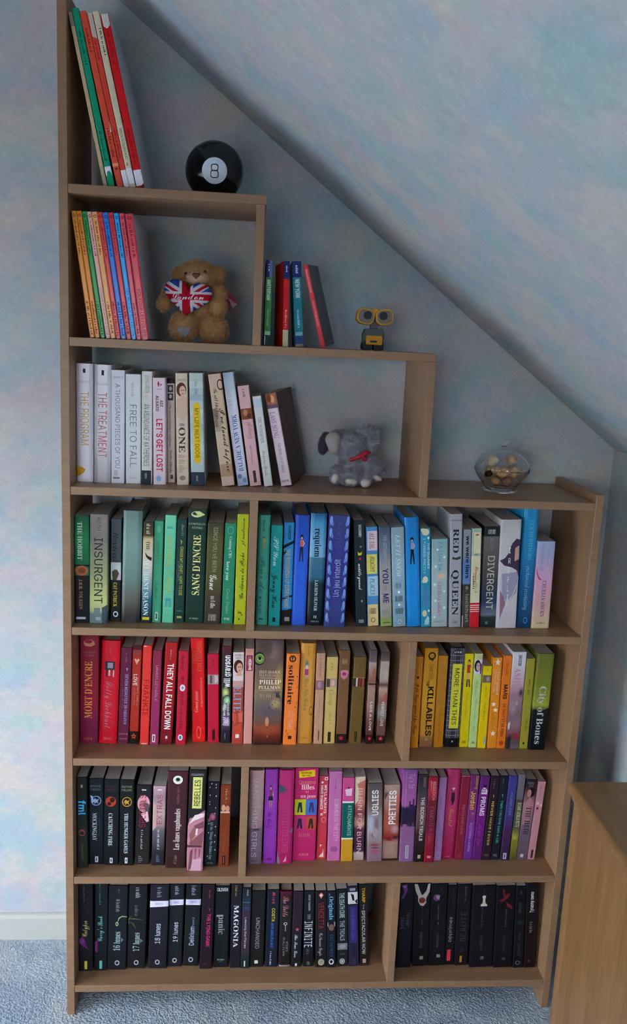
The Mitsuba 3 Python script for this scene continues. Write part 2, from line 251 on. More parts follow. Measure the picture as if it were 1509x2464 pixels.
# ---------------------------------------------------------------- books
# row, kind (p paperback, h hardback, a comic album), x and y of the spine's lower left corner, width, height, lean, yaw, depth, colour, label, print, cover
BOOKS = [
('top','a',0.0767,0.012,0.0067,0.2878,-12,0,0.215,'cbb48c','faded tan comic album with bare spine, outermost against the panel',[('R',0.921,0.998,'8e8478',0,1),('R',0,0.12,'b8a88c',0,1)],None),
('top','a',0.0851,0.012,0.0112,0.2946,-12.15,0,0.215,'0f9a72','green comic album with white patch at the foot of its spine',[('R',0.061,0.114,'eceaf2',0,1),('E',0.061,0.55,0.028,0.38,'109c70'),('R',0,0.056,'109c70',0.1,0.95),('N',0.879,0.692,'0a5a44',0.5,0.35),('N',0.336,0.147,'0a5a44',0.5,0.4)],None),
('top','a',0.1008,0.012,0.0111,0.2916,-12.84,0,0.215,'e0523a','orange red comic album with torn label near its foot',[('P',[(0.9,0.347),(1,0.382),(1,0.318),(0.75,0.318)],'f0d8d0'),('R',0.119,0.138,'f09a70',0,1),('E',0.105,0.5,0.007,0.2,'8a2018'),('N',0.905,0.774,'8a2018',0.5,0.35),('N',0.342,0.169,'8a2018',0.5,0.4)],None),
('top','a',0.1133,0.012,0.0091,0.2891,-12.94,0,0.215,'dc4434','scuffed red comic album with white foot, between the torn orange one and the cream one',[('P',[(0.2,1),(1,1),(1,0.856),(0.15,0.871)],'cdbdb0'),('R',0,0.101,'eceaf2',0,1),('N',0.844,0.736,'8a1c18',0.5,0.35),('N',0.345,0.173,'8a1c18',0.5,0.4)],None),
('top','a',0.1231,0.012,0.0107,0.293,-12.79,0,0.215,'dccdb0','cream comic album with dark grey lettering and white foot',[('R',0.021,0.113,'eceaf4',0,1),('R',0,0.021,'d8c8a8',0,1),('N',0.906,0.752,'55503c',0.6,0.35),('T','MIEUX DE QUINTIN ET',0.347,0.163,'5a5440',0.5,0.35,'I'),('N',0.144,0.12,'5a5440',0.5,0.35)],None),
('top','a',0.1357,0.012,0.0137,0.2893,-12.82,0,0.215,'d2141c','bright red comic album with chipped white head, outermost of the tall row',[('R',0.933,1,'d8d0c6',0.1,0.95),('P',[(0.1,0.933),(0.9,0.933),(0.5,0.918)],'d8d0c6'),('R',0.012,0.106,'eceaf4',0,1),('P',[(0.3,0),(1,0.022),(1,0)],'7a1814'),('N',0.897,0.717,'96101a',0.5,0.32),('N',0.345,0.141,'96101a',0.5,0.36)],'b4b4ba'),
('albums','a',0.0519,0.012,0.0086,0.224,-8.34,0,0.215,'e08a24','orange comic album, leftmost of the glossy thin row',[('O',0.967,0.5,0.012,0.3,'7a3c10',0.6),('N',0.928,0.655,'7a3c10',0.5,0.34),('N',0.296,0.026,'7a3c10',0.5,0.4)],None),
('albums','a',0.0613,0.012,0.0087,0.2245,-8.37,0,0.215,'dc8420','orange comic album beside the green one',[('O',0.967,0.5,0.012,0.3,'7a1420',0.6),('N',0.928,0.655,'7a1420',0.5,0.34),('N',0.296,0.026,'7a1420',0.5,0.4)],None),
('albums','a',0.0712,0.012,0.0086,0.2243,-8.5,0,0.215,'0a8a3c','green comic album in the glossy thin row',[('O',0.967,0.5,0.012,0.3,'064a22',0.6),('N',0.928,0.656,'064a22',0.5,0.34),('N',0.295,0.026,'064a22',0.5,0.4)],None),
('albums','a',0.0811,0.012,0.0078,0.2245,-8.65,0,0.215,'e4aaa0','dusty pink comic album beside the green one',[('O',0.967,0.5,0.012,0.3,'6a4440',0.6),('N',0.928,0.656,'6a4440',0.5,0.34),('T','LE TRESOR DE RACKHAM LE ROUGE',0.409,0.026,'6a4440',0.5,0.4,'I')],None),
('albums','a',0.0898,0.012,0.0092,0.2247,-8.7,0,0.215,'eaa25c','pale orange comic album right of the dusty pink one',[('O',0.967,0.5,0.012,0.3,'7a3c10',0.6),('N',0.928,0.656,'7a3c10',0.5,0.34),('N',0.295,0.026,'7a3c10',0.5,0.4)],None),
('albums','a',0.0997,0.012,0.0085,0.2245,-8.7,0,0.215,'d8383a','red comic album left of the darker blue one',[('O',0.967,0.5,0.012,0.3,'7a1420',0.6),('N',0.928,0.655,'7a1420',0.5,0.34),('N',0.296,0.026,'7a1420',0.5,0.4)],None),
('albums','a',0.1089,0.012,0.0092,0.2246,-8.7,0,0.215,'1872d4','deep blue comic album, left one of the two blue albums',[('O',0.967,0.5,0.012,0.3,'0c2c66',0.6),('N',0.928,0.655,'0c2c66',0.5,0.34),('N',0.296,0.026,'0c2c66',0.5,0.4)],None),
('albums','a',0.1188,0.012,0.0089,0.2248,-8.69,0,0.215,'d02c3e','red comic album between the two blue ones',[('O',0.967,0.5,0.012,0.3,'7a1420',0.6),('N',0.928,0.655,'7a1420',0.5,0.34),('N',0.296,0.026,'7a1420',0.5,0.4)],None),
('albums','a',0.1284,0.012,0.0081,0.2245,-8.62,0,0.215,'18a0ec','sky blue comic album, right one of the two blue albums',[('O',0.967,0.5,0.012,0.3,'0c2c66',0.6),('N',0.927,0.653,'0c2c66',0.5,0.34),('T','LES BIJOUX DU PACHA',0.413,0.026,'0c2c66',0.5,0.4,'I')],None),
('albums','a',0.1372,0.012,0.0086,0.2246,-8.44,0,0.215,'d84c62','rose red thin comic album right of the sky blue one',[('O',0.967,0.5,0.012,0.3,'7a1420',0.6),('N',0.928,0.654,'7a1420',0.5,0.34),('N',0.297,0.026,'7a1420',0.5,0.4)],None),
('albums','a',0.1464,0.012,0.0137,0.224,-8.14,0,0.215,'d83a4e','rose red thick comic album, rightmost of the glossy row',[('O',0.967,0.5,0.012,0.3,'7a1420',0.6),('N',0.927,0.652,'7a1420',0.5,0.34),('T','VOL POUR LES FOLIES',0.414,0.026,'7a1420',0.5,0.4,'I')],'b0acb4'),
('guides','p',0.3727,0.035,0.0126,0.1571,-0.1,0,0.12,'3c8a48','green travel guide with navy top, against the wooden upright',[('R',0.805,1,'25306a',0,1),('R',0.805,1,'6a78b0',0.55,1),('R',0.127,0.171,'a8d8b4',0.1,0.95),('R',0,0.127,'1c4038',0,1),('R',0.01,0.117,'b8c8d8',0.05,0.25),('N',0.956,0.863,'e8ecff',0.5,0.3),('T','AMSTERDAM',0.78,0.537,'e8f4ea',0.5,0.5,'B'),('T','TRAVEL GUIDE',0.439,0.234,'d0e8d4',0.5,0.25,'I')],None),
('guides','p',0.4088,0.035,0.011,0.1573,-1.11,-6,0.12,'e0242c','red travel guide with navy top and cream foot',[('R',0.794,1,'222e72',0,1),('R',0,0.196,'d8d0ac',0,1),('N',0.946,0.848,'e0e4ff',0.5,0.3),('N',0.431,0.211,'f0c8c0',0.5,0.3)],None),
('guides','p',0.4331,0.035,0.0166,0.1579,-4.38,0,0.12,'1c7c8c','teal travel guide with navy top, third of the guides',[('R',0.815,1,'222c70',0,1),('R',0.132,0.176,'78b8c4',0.1,0.9),('R',0.034,0.132,'2c4c80',0,1),('R',0,0.034,'a88c80',0,1),('N',0.951,0.854,'e0e4ff',0.5,0.3),('T','NEW YORK',0.795,0.571,'dcecee',0.5,0.45,'B'),('N',0.439,0.22,'b8d8dc',0.5,0.28)],None),
('guides','p',0.4822,0.035,0.0092,0.1562,-15.12,14,0.12,'dc3844','slim red travel book leaning alone beside the guides',[('T','MINI GUIDE DE VOYAGE',0.949,0.668,'f4d4d4',0.5,0.35,'I'),('T','GUIDE TOURISTIQUE',0.566,0.26,'f0c8c8',0.5,0.3,'I')],'4c4a4c'),
('white','h',0.0168,0.058,0.0317,0.2285,0,0,0.146,'ece8f0','thick white hardback with yellow title, leftmost of the white row',[('R',0.923,0.958,'2c2c3c',0.42,0.57),('P',[(0,0.127),(0.3,0.127),(0.55,0.106),(0.45,0.081),(0.15,0.049),(0,0.046)],'eab020'),('H','YOUNG',0.849,'b8b4b8',0.014,0.2,0.8,'I'),('T','THE PROGRAM',0.771,0.31,'e0b85c',0.5,0.5,'I')],None),
('white','h',0.0516,0.0507,0.0315,0.2279,0.3,0,0.146,'dcd8de','thick white hardback with thin red title, second of the white row',[('R',0.912,0.954,'30283c',0.43,0.58),('G',[(1,'e2e0e6'),(0.292,'dedae0'),(0,'b8b4b8')]),('H','YOUNG',0.838,'b0a8ac',0.014,0.2,0.8,'I'),('T','THE TREATMENT',0.771,0.215,'d06c74',0.5,0.5,'I')],None),
('white','p',0.0845,0.0524,0.0249,0.219,0.08,0,0.131,'e6e4f0','white paperback with long blue grey capitals, third of the white row',[('R',0.066,0.118,'c8c4d0',0.2,0.5),('R',0.04,0.055,'70748c',0.15,0.65),('H','GRAY',0.938,'8c8890',0.018,0.12,0.9,'I'),('T','A THOUSAND PIECES OF YOU',0.882,0.132,'8088a4',0.48,0.36,'I')],None),
('white','p',0.1125,0.0541,0.0284,0.2123,-0.33,0,0.131,'e0e2e8','white paperback with widely spaced green grey capitals',[('R',0.046,0.057,'c0ccd0',0.2,0.75),('T','MILLER',0.924,0.802,'989898',0.45,0.16,'I'),('T','FREE TO FALL',0.734,0.148,'7c9488',0.5,0.44,'I')],None),
('white','p',0.1437,0.0501,0.0198,0.2191,-0.32,0,0.131,'dcdcd6','off white paperback with narrow grey capitals and navy foot',[('E',0.779,0.45,0.018,0.2,'e8c8c0'),('R',0,0.125,'1c2a38',0,0.92),('T','JOHN GREEN',0.971,0.809,'8c8c88',0.5,0.42,'I'),('T','AN ABUNDANCE OF KATHERINES',0.717,0.162,'6c6c68',0.45,0.52,'I'),('T','SPEAK',0.103,0.051,'d8dce0',0.4,0.18,'I')],None),
('white','p',0.1667,0.0506,0.0236,0.2076,-0.96,0,0.131,'e4d2dc','pale pink paperback with bold crimson title',[('P',[(0.45,0.973),(0.55,0.946),(0.45,0.911),(0.35,0.946)],'c03848'),('P',[(0.6,0.949),(0.75,0.938),(0.6,0.922)],'c03848'),('R',0.891,0.899,'b09ca4',0.3,0.75),('E',0.058,0.42,0.027,0.2,'7cb0e4'),('T','ADI',0.794,0.732,'5c3c44',0.68,0.22,'B'),('T','ALSAID',0.837,0.689,'5c3c44',0.34,0.22,'B'),('T',"LET'S GET LOST",0.623,0.125,'c8284c',0.5,0.46,'B')],None),
('white','p',0.191,0.0807,0.0147,0.2064,-1,0,0.131,'dccfc8','slim paperback with small black photo squares at its head',[('R',0.952,1,'14100e',0,1),('R',0.94,0.952,'f0ece8',0.1,0.9),('R',0.869,0.936,'3c3c40',0.1,0.8),('E',0.904,0.45,0.02,0.2,'dcdce0'),('R',0.793,0.857,'2c2c30',0.1,0.8),('E',0.829,0.45,0.02,0.2,'c8c8cc'),('R',0.036,0.076,'584c48',0.4,0.75),('T','The perks of being a wallflower',0.753,0.339,'8c2c34',0.4,0.32,'E'),('T','Stephen Chbosky',0.315,0.092,'3c2c2c',0.5,0.32,'E')],None),
('white','p',0.2118,0.0556,0.0228,0.218,-1.63,0,0.131,'dcc8b4','beige paperback with dark haired girl and tall black title',[('E',0.856,0.482,0.062,0.414,'5c2c28'),('E',0.844,0.572,0.045,0.27,'e4b8a0'),('P',[(0.23,0.77),(0.41,0.802),(0.72,0.802),(0.91,0.77)],'e4b8a0'),('E',0.851,0.5,0.004,0.054,'201410'),('E',0.851,0.68,0.004,0.054,'201410'),('E',0.82,0.59,0.004,0.09,'b05048'),('P',[(0.1,0.77),(0.95,0.784),(1,0.628),(0.6,0.572),(0.05,0.628)],'d8b8a4'),('E',0.063,0.5,0.022,0.25,'a08c78'),('H','CASS',0.941,'7c7068',0.019,0.15,0.88,'I'),('H','THE',0.546,'5c5048',0.022,0.25,0.75,'S'),('T','ONE',0.524,0.294,'3c342c',0.5,0.55,'S'),('N',0.275,0.108,'bca48c',0.5,0.6)],None),
('white','p',0.2401,0.0522,0.0263,0.2194,-2.14,0,0.131,'bccccc','pale mint checked paperback with yellow title pill and navy foot',[('R',0.871,0.926,'ccd8d8',0,1),('R',0.76,0.815,'a8bcc4',0,1),('R',0.631,0.686,'ccd8d8',0,1),('R',0.483,0.557,'b0c0c0',0,1),('R',0.317,0.373,'ccd8d8',0,1),('E',0.712,0.5,0.03,0.25,'ecc418'),('R',0.232,0.716,'ecc418',0.25,0.75),('E',0.232,0.5,0.03,0.25,'ecc418'),('R',0,0.122,'26384c',0,1),('N',0.945,0.797,'94a8b4',0.5,0.25),('T','MY LIFE NEXT DOOR',0.697,0.251,'94881c',0.5,0.28,'B'),('T','SPEAK',0.092,0.041,'d8dce0',0.45,0.14,'I')],None),
('white','p',0.3009,0.0553,0.0244,0.22,-8.57,0,0.131,'d4b89c','tan photo covered paperback with black handwriting, leaning left',[('R',0.903,1,'d8b8a8',0,1),('R',0.494,0.699,'b4a088',0,0.55),('R',0.532,0.699,'8c7468',0,0.3),('O',0.903,0.85,0.048,0.25,'38302c',0.75),('R',0.086,0.197,'bc9478',0,1),('R',0.004,0.078,'d8b8ac',0,1),('T','To all the boys',0.874,0.606,'3c3028',0.42,0.3,'C'),('T',"I've loved before",0.699,0.123,'241c18',0.75,0.4,'C')],None),
('white','p',0.3318,0.064,0.0209,0.2245,-9.37,0,0.131,'d0d4ea','white and pale blue paperback with blue serif title, leaning',[('G',[(1,'b0c4d8'),(0.89,'c8d4e4'),(0.78,'e4e4f0'),(0.119,'dcdcf0'),(0.002,'a0b4d0')]),('E',0.083,0.3,0.022,0.2,'6c8cb4'),('E',0.046,0.7,0.022,0.2,'7c98bc'),('N',0.872,0.688,'ccc8d4',0.4,0.4),('T','BALADE A NEW YORK',0.127,0.633,'5c70b0',0.5,0.46,'S')],None),
('white','p',0.3561,0.0668,0.0222,0.1995,-8.98,0,0.131,'e2b4b8','dusty pink paperback with small brown photo, leaning',[('R',0.668,0.776,'8c4834',0,1),('E',0.734,0.4,0.033,0.2,'c88464'),('E',0.701,0.7,0.025,0.2,'5c2c24'),('R',0.033,0.154,'3c3430',0.4,0.65),('N',0.967,0.884,'8c6468',0.5,0.25),('T','Gossip girl',0.469,0.643,'a06c74',0.55,0.4,'E'),('N',0.407,0.22,'b88488',0.5,0.18)],None),
('white','p',0.3844,0.0697,0.0172,0.1804,-9.46,0,0.131,'dcdcda','white paperback with pale serif lettering, leaning, left of the mauve one',[('R',0.871,0.968,'ccd4e0',0,1),('T','THE NOTEBOOK',0.774,0.478,'9c9894',0.5,0.4,'S'),('T','Nicholas Sparks',0.404,0.109,'948c88',0.5,0.4,'C')],None),
('white','p',0.4186,0.0747,0.0218,0.187,-12.16,17,0.125,'e0ccd4','mauve white paperback with photo head and brown cover, last leaning',[('R',0.851,1,'b46c4c',0,1),('E',0.941,0.6,0.041,0.2,'e0a880'),('E',0.955,0.3,0.045,0.2,'843c28'),('R',0.842,0.883,'74506c',0,1),('T','LAST SONG',0.806,0.523,'b87ca8',0.42,0.5,'S'),('T','NICHOLAS SPARKS',0.468,0.144,'94849c',0.5,0.3,'S'),('N',0.063,0.041,'8c8088',0.5,0.7)],'4c2c24'),
('green','p',0.0168,0.0306,0.0284,0.2177,0.02,0,0.131,'157a4c','dark green and black book with orange band, leftmost of the green row',[('G',[(1,'0c5c38'),(0.77,'178a50'),(0.545,'0f6e44')]),('R',0.529,0.545,'141018',0,1),('R',0,0.444,'171420',0,1),('E',0.49,0.48,0.047,0.46,'b8683c'),('E',0.49,0.5,0.027,0.25,'8c4824'),('R',0.031,0.054,'c8c8d0',0.08,0.75),('T','THE HOBBIT',0.942,0.588,'d4e4d4',0.38,0.32,'S'),('T','J.R.R. TOLKIEN',0.409,0.125,'a8844c',0.42,0.24,'S')],None),
('green','p',0.0458,0.0282,0.0343,0.221,0.49,0,0.131,'8c8c7c','grey to yellow green paperback with tall black capitals',[('G',[(1,'88807c'),(0.766,'807c74'),(0.46,'9ca074'),(0.23,'c4cc84'),(0.115,'b8c080'),(0.084,'6c8080'),(0,'6c8488')]),('P',[(0.7,0.146),(1,0.172),(1,0),(0.7,0)],'44545c'),('R',0.069,0.142,'74848c',0.25,0.6),('R',0.027,0.057,'a0b0b4',0.35,0.62),('T','ROTH',0.977,0.851,'5c5450',0.5,0.2,'I'),('T','INSURGENT',0.793,0.18,'2c2c28',0.48,0.46,'I')],None),
('green','p',0.0847,0.0415,0.0202,0.2103,0.34,0,0.131,'3c4850','grey and black paperback with white photo band and yellow capitals',[('G',[(1,'444e58'),(0.593,'404c4c')]),('R',0.411,0.581,'c4ccd0',0,1),('E',0.472,0.45,0.041,0.3,'5c4c2c'),('E',0.447,0.75,0.037,0.2,'d0a8b4'),('P',[(0.1,0.492),(0.6,0.512),(0.8,0.472),(0.55,0.411),(0.2,0.411)],'4c4428'),('R',0,0.407,'14161a',0,1),('O',0.073,0.5,0.028,0.25,'dce4ec',0.6),('T','Revived',0.87,0.585,'1c2428',0.45,0.5,'E'),('T','CAT PATRICK',0.386,0.146,'e0cc30',0.45,0.36,'S')],None),
('green','h',0.1066,0.0362,0.0367,0.2283,1.02,0,0.146,'6c8a84','thick plain grey teal hardback fading to dark foot',[('G',[(1,'607c78'),(0.705,'7c9c94'),(0.407,'6c8880'),(0.22,'64645c'),(0.09,'403c3c'),(0,'2c2c30')])],None),
('green','p',0.1461,0.0362,0.0198,0.2069,0.99,0,0.131,'586c70','paperback with dark head, cream middle and blue foot, small running figure',[('G',[(1,'342c28'),(0.868,'4c4024'),(0.831,'ccb88c'),(0.579,'d0ccbc'),(0.413,'8cacac'),(0.248,'2c6878'),(0,'101820')]),('P',[(0.2,0.702),(0.5,0.669),(0.9,0.653),(0.85,0.62),(0.5,0.64),(0.3,0.669)],'1c1818'),('R',0.029,0.058,'d4c030',0.1,0.8),('N',0.983,0.868,'c0b49c',0.5,0.4),('T','THE',0.814,0.723,'4c4430',0.5,0.35,'S'),('T','ACCIDENT SEASON',0.64,0.074,'e0e8ec',0.42,0.5,'S')],None),
('green','p',0.1667,0.0405,0.0179,0.2084,0.98,0,0.131,'3e9c74','mid green slim paperback with faint dark lettering',[('E',0.922,0.5,0.033,0.2,'58b088'),('R',0.021,0.103,'c8e0d4',0.35,0.65),('R',0.033,0.091,'2c4c40',0.42,0.58),('T','PERFECT',0.807,0.572,'2c7454',0.45,0.28,'I'),('N',0.387,0.222,'2c7c5c',0.4,0.25)],None),
('green','p',0.1876,0.0398,0.0216,0.2211,1.06,0,0.131,'64c49c','mint green paperback with yellow handwritten title',[('G',[(1,'70d0a8'),(0.465,'60bc98'),(0,'64c09c')]),('R',0.147,0.233,'4c8c9c',0.25,0.75),('R',0.147,0.205,'58b094',0.35,0.65),('N',0.899,0.876,'3c8c8c',0.5,0.6),('T','Anniday + Niall',0.814,0.271,'b4bc4c',0.5,0.5,'I')],None),
('green','p',0.2114,0.0417,0.0194,0.2135,0.84,0,0.131,'103c34','slim dark green paperback with gold capitals',[('P',[(0.4,0.805),(0.6,0.793),(0.5,0.757),(0.45,0.781)],'b09c50'),('R',0.109,0.121,'3c645c',0.2,0.8),('R',0.044,0.064,'b4ac5c',0.25,0.75),('N',0.95,0.845,'6c8c84',0.6,0.25),('T','CROSS MY HEART, HOPE TO DIE',0.74,0.266,'b09c50',0.55,0.28,'B'),('N',0.604,0.402,'58746c',0.3,0.15)],None),
('green','p',0.2336,0.0416,0.0364,0.235,0.73,0,0.131,'14342a','thick black green paperback with tall cream serif title',[('E',0.953,0.45,0.026,0.3,'d0d4a8'),('E',0.96,0.42,0.015,0.2,'14342a'),('P',[(0.3,0.978),(0.6,0.982),(0.9,0.953),(0.6,0.931),(0.2,0.938),(0.5,0.949)],'d0d490'),('H','CORNELIA',0.872,'9cac9c',0.018,0.02,0.95,'S'),('H','FUNKE',0.839,'9cac9c',0.018,0.2,0.8,'S'),('T',"SANG D'ENCRE",0.245,0.777,'e4dc94',0.5,0.42,'S'),('N',0.047,0.033,'8ca090',0.5,0.55)],None),
('green','p',0.2714,0.0392,0.032,0.2083,1,0,0.131,'54502c','olive brown paperback with white script word',[('G',[(1,'3c3828'),(0.839,'58542c'),(0.426,'54502c'),(0.26,'44382c'),(0,'3c342c')]),('T','SINCE YOU VE BEEN',0.963,0.517,'a0a484',0.5,0.24,'I'),('T','Gone',0.5,0.335,'ece8dc',0.5,0.5,'C'),('N',0.277,0.136,'c4bcb0',0.5,0.3),('N',0.095,0.029,'a09c90',0.5,0.5)],None),
('green','p',0.3058,0.0415,0.0231,0.2084,0.83,0,0.131,'288864','slim sea green paperback with small white words',[('O',0.932,0.5,0.037,0.28,'54b08c',0.8),('T','Coming CRY',0.87,0.654,'c4e4d4',0.55,0.24,'S'),('T','love you',0.625,0.435,'d4ecdc',0.4,0.3,'S'),('T','Cecile Tregan',0.352,0.095,'8ccaa8',0.5,0.25,'E'),('N',0.062,0.037,'b4dcc8',0.5,0.5)],None),
('green','p',0.3323,0.0383,0.0227,0.2279,0.17,0,0.131,'b0bc20','lime yellow paperback with black handwriting, beside the wooden upright',[('E',0.049,0.4,0.008,0.06,'38400f'),('T','Un Amour de Pêche',0.223,0.66,'2c3410',0.5,0.42,'C'),('T','jl anderson',0.728,0.966,'38400f',0.5,0.32,'C'),('T','J',0.087,0.117,'38400f',0.4,0.35,'C')],None),
('blue','h',0.3752,0.0389,0.024,0.2275,-0.18,0,0.146,'48a890','sea green hardback with tiny gold figure, first right of the upright',[('E',0.797,0.5,0.01,0.0935,'7c5c34'),('E',0.791,0.5,0.005,0.0476,'e0b8a0'),('P',[(0.41,0.783),(0.59,0.783),(0.58,0.751),(0.42,0.751)],'a8a04c'),('P',[(0.58,0.781),(0.68,0.768),(0.58,0.755),(0.58,0.761),(0.63,0.768),(0.57,0.775)],'e0b8a0'),('P',[(0.41,0.752),(0.58,0.752),(0.64,0.686),(0.58,0.686),(0.5,0.734),(0.42,0.686),(0.36,0.686)],'9c9850'),('R',0.049,0.061,'1c5c54',0.25,0.65),('N',0.955,0.848,'2c6c5c',0.5,0.2),('T','Peur de rien',0.629,0.098,'2c7c6c',0.5,0.5,'C')],None),
('blue','p',0.4014,0.0329,0.023,0.2085,-0.24,0,0.131,'109a98','turquoise paperback with chalk writing and black signature',[('R',0.041,0.087,'0c2c34',0.35,0.6),('T','PS You',0.897,0.595,'bce8e4',0.5,0.5,'C'),('T','Jenny Han',0.521,0.178,'08302c',0.5,0.5,'C')],None),
('blue','p',0.428,0.0399,0.0199,0.2137,-0.44,0,0.131,'2a8cc8','bright blue paperback with black rail track and dark foot',[('P',[(0,0.781),(1,0.83),(1,0.802),(0,0.749)],'101820'),('P',[(0,0.709),(0.3,0.737),(0.35,0.721),(0,0.684)],'101820'),('P',[(0.05,0.271),(1,0.3),(1,0.283),(0.05,0.255)],'101820'),('R',0,0.15,'1c1418',0,1),('P',[(0,0.126),(0.5,0.126),(0.5,0.15),(1,0.166),(1,0.134),(0,0.134)],'1c1418'),('R',0.04,0.081,'988c94',0.3,0.8),('T','SCHNEIDER',0.972,0.838,'0c2c4c',0.55,0.26,'B'),('T','THE BEGINNING OF EVERYTHING',0.749,0.17,'b0a48c',0.45,0.42,'B')],None),
('blue','h',0.4485,0.0416,0.0287,0.2294,-0.05,0,0.146,'2c62dc','royal blue hardback with tiny girl in coral top and jeans',[('G',[(1,'2450b8'),(0.592,'3268e0'),(0,'3468e4')]),('E',0.807,0.5,0.02,0.11,'241418'),('E',0.795,0.5,0.011,0.056,'e8c0b0'),('P',[(0.39,0.777),(0.61,0.777),(0.59,0.714),(0.41,0.714)],'e0604c'),('P',[(0.6,0.775),(0.71,0.748),(0.6,0.721),(0.59,0.733),(0.65,0.748),(0.58,0.763)],'e8c0b0'),('P',[(0.4,0.716),(0.6,0.716),(0.66,0.581),(0.59,0.581),(0.5,0.679),(0.41,0.581),(0.34,0.581)],'1c2048')],None),
('blue','h',0.4805,0.0412,0.0323,0.2339,-0.36,0,0.146,'2c5c84','hardback shading from pale blue head to black foot, tall black lowercase title',[('G',[(1,'1c5c8c'),(0.919,'4c98c4'),(0.733,'74b0d8'),(0.615,'80b8d8'),(0.611,'447c94'),(0.437,'346c88'),(0.381,'14323c'),(0,'0c1418')]),('T','requiem',0.87,0.615,'142028',0.5,0.42,'S'),('T','LAUREN OLIVER',0.411,0.133,'ccd8dc',0.5,0.2,'S'),('H','H',0.078,'d8dce0',0.026,0.38,0.6,'S'),('N',0.044,0.03,'8c9498',0.5,0.5)],None),
('blue','p',0.515,0.0331,0.0417,0.2325,0.08,0,0.131,'3a4088','thick violet blue paperback with pale leafy borders',[('G',[(1,'3c4484'),(0.491,'38388c'),(0,'38407c')]),('E',0.955,0.1,0.041,0.07,'7c9cdc'),('E',0.926,0.17,0.022,0.05,'5c7cc8'),('E',0.955,0.9,0.041,0.07,'7c9cdc'),('E',0.926,0.83,0.022,0.05,'5c7cc8'),('E',0.848,0.1,0.041,0.07,'7c9cdc'),('E',0.818,0.17,0.022,0.05,'5c7cc8'),('E',0.848,0.9,0.041,0.07,'7c9cdc'),('E',0.818,0.83,0.022,0.05,'5c7cc8'),('E',0.74,0.1,0.041,0.07,'7c9cdc'),('E',0.71,0.17,0.022,0.05,'5c7cc8'),('E',0.74,0.9,0.041,0.07,'7c9cdc'),('E',0.71,0.83,0.022,0.05,'5c7cc8'),('E',0.632,0.1,0.041,0.07,'7c9cdc'),('E',0.602,0.17,0.022,0.05,'5c7cc8'),('E',0.632,0.9,0.041,0.07,'7c9cdc'),('E',0.602,0.83,0.022,0.05,'5c7cc8'),('E',0.524,0.1,0.041,0.07,'7c9cdc'),('E',0.494,0.17,0.022,0.05,'5c7cc8'),('E',0.524,0.9,0.041,0.07,'7c9cdc'),('E',0.494,0.83,0.022,0.05,'5c7cc8'),('E',0.416,0.1,0.041,0.07,'7c9cdc'),('E',0.387,0.17,0.022,0.05,'5c7cc8'),('E',0.416,0.9,0.041,0.07,'7c9cdc'),('E',0.387,0.83,0.022,0.05,'5c7cc8'),('E',0.309,0.1,0.041,0.07,'7c9cdc'),('E',0.279,0.17,0.022,0.05,'5c7cc8'),('E',0.309,0.9,0.041,0.07,'7c9cdc'),('E',0.279,0.83,0.022,0.05,'5c7cc8'),('E',0.201,0.1,0.041,0.07,'7c9cdc'),('E',0.171,0.17,0.022,0.05,'5c7cc8'),('E',0.201,0.9,0.041,0.07,'7c9cdc'),('E',0.171,0.83,0.022,0.05,'5c7cc8'),('E',0.093,0.1,0.041,0.07,'7c9cdc'),('E',0.063,0.17,0.022,0.05,'5c7cc8'),('E',0.093,0.9,0.041,0.07,'7c9cdc'),('E',0.063,0.83,0.022,0.05,'5c7cc8'),('T','KERTU',0.944,0.729,'5c5c94',0.5,0.18,'I'),('T','Un jeu interdit',0.275,0.617,'a8b4e0',0.5,0.28,'I')],None),
('blue','p',0.5821,0.0417,0.0217,0.2215,-4.41,0,0.131,'1c2c30','slate black slim paperback with tiny yellow butterfly',[('P',[(0.3,0.709),(0.5,0.693),(0.7,0.713),(0.65,0.677),(0.35,0.673)],'e0cc28'),('E',0.642,0.5,0.012,0.1,'c82c34'),('E',0.756,0.6,0.008,0.08,'8c989c'),('E',0.24,0.6,0.012,0.08,'8c989c'),('T','KACVINSKY',0.961,0.843,'c8d0d0',0.55,0.25,'B'),('T','middle ground',0.598,0.35,'e8ecec',0.5,0.36,'C'),('N',0.063,0.031,'a8b0b4',0.5,0.5)],None),
('blue','p',0.6062,0.0444,0.0233,0.2088,-4.25,0,0.131,'4c8cc0','blue paperback with four pale pink, yellow, blue and cream note blocks',[('R',0.765,0.958,'dcc0cc',0.1,1),('R',0.53,0.727,'d8d068',0,0.92),('R',0.308,0.505,'a8cce0',0.08,1),('R',0,0.22,'dcc488',0.05,0.95),('O',0.061,0.5,0.025,0.2,'7c7050',0.7),('T','ALL THE',0.941,0.778,'3c3438',0.5,0.4,'E'),('T','BRIGHT',0.706,0.547,'3c3820',0.5,0.4,'E'),('T','PLACES',0.484,0.317,'3c444c',0.5,0.4,'E'),('N',0.182,0.124,'4c4430',0.5,0.6)],None),
('blue','p',0.6338,0.0445,0.0231,0.2096,-4.58,0,0.131,'8c8c94','paperback fading slate to beige with violet capitals and green foot',[('G',[(1,'44546c'),(0.753,'747c8c'),(0.586,'9c9c9c'),(0.293,'a8a0a0'),(0.084,'a09c8c'),(0.079,'8ca058'),(0,'94a864')]),('R',0.029,0.042,'64783c',0.2,0.8),('T','THE GEOGRAPHY OF',0.921,0.594,'a8b4c0',0.5,0.28,'I'),('T','YOU',0.586,0.427,'3c3068',0.5,0.46,'B'),('T','AND',0.414,0.36,'8c6c8c',0.5,0.24,'I'),('T','ME',0.335,0.234,'3c3068',0.5,0.46,'B'),('N',0.167,0.126,'908c80',0.5,0.6)],None),
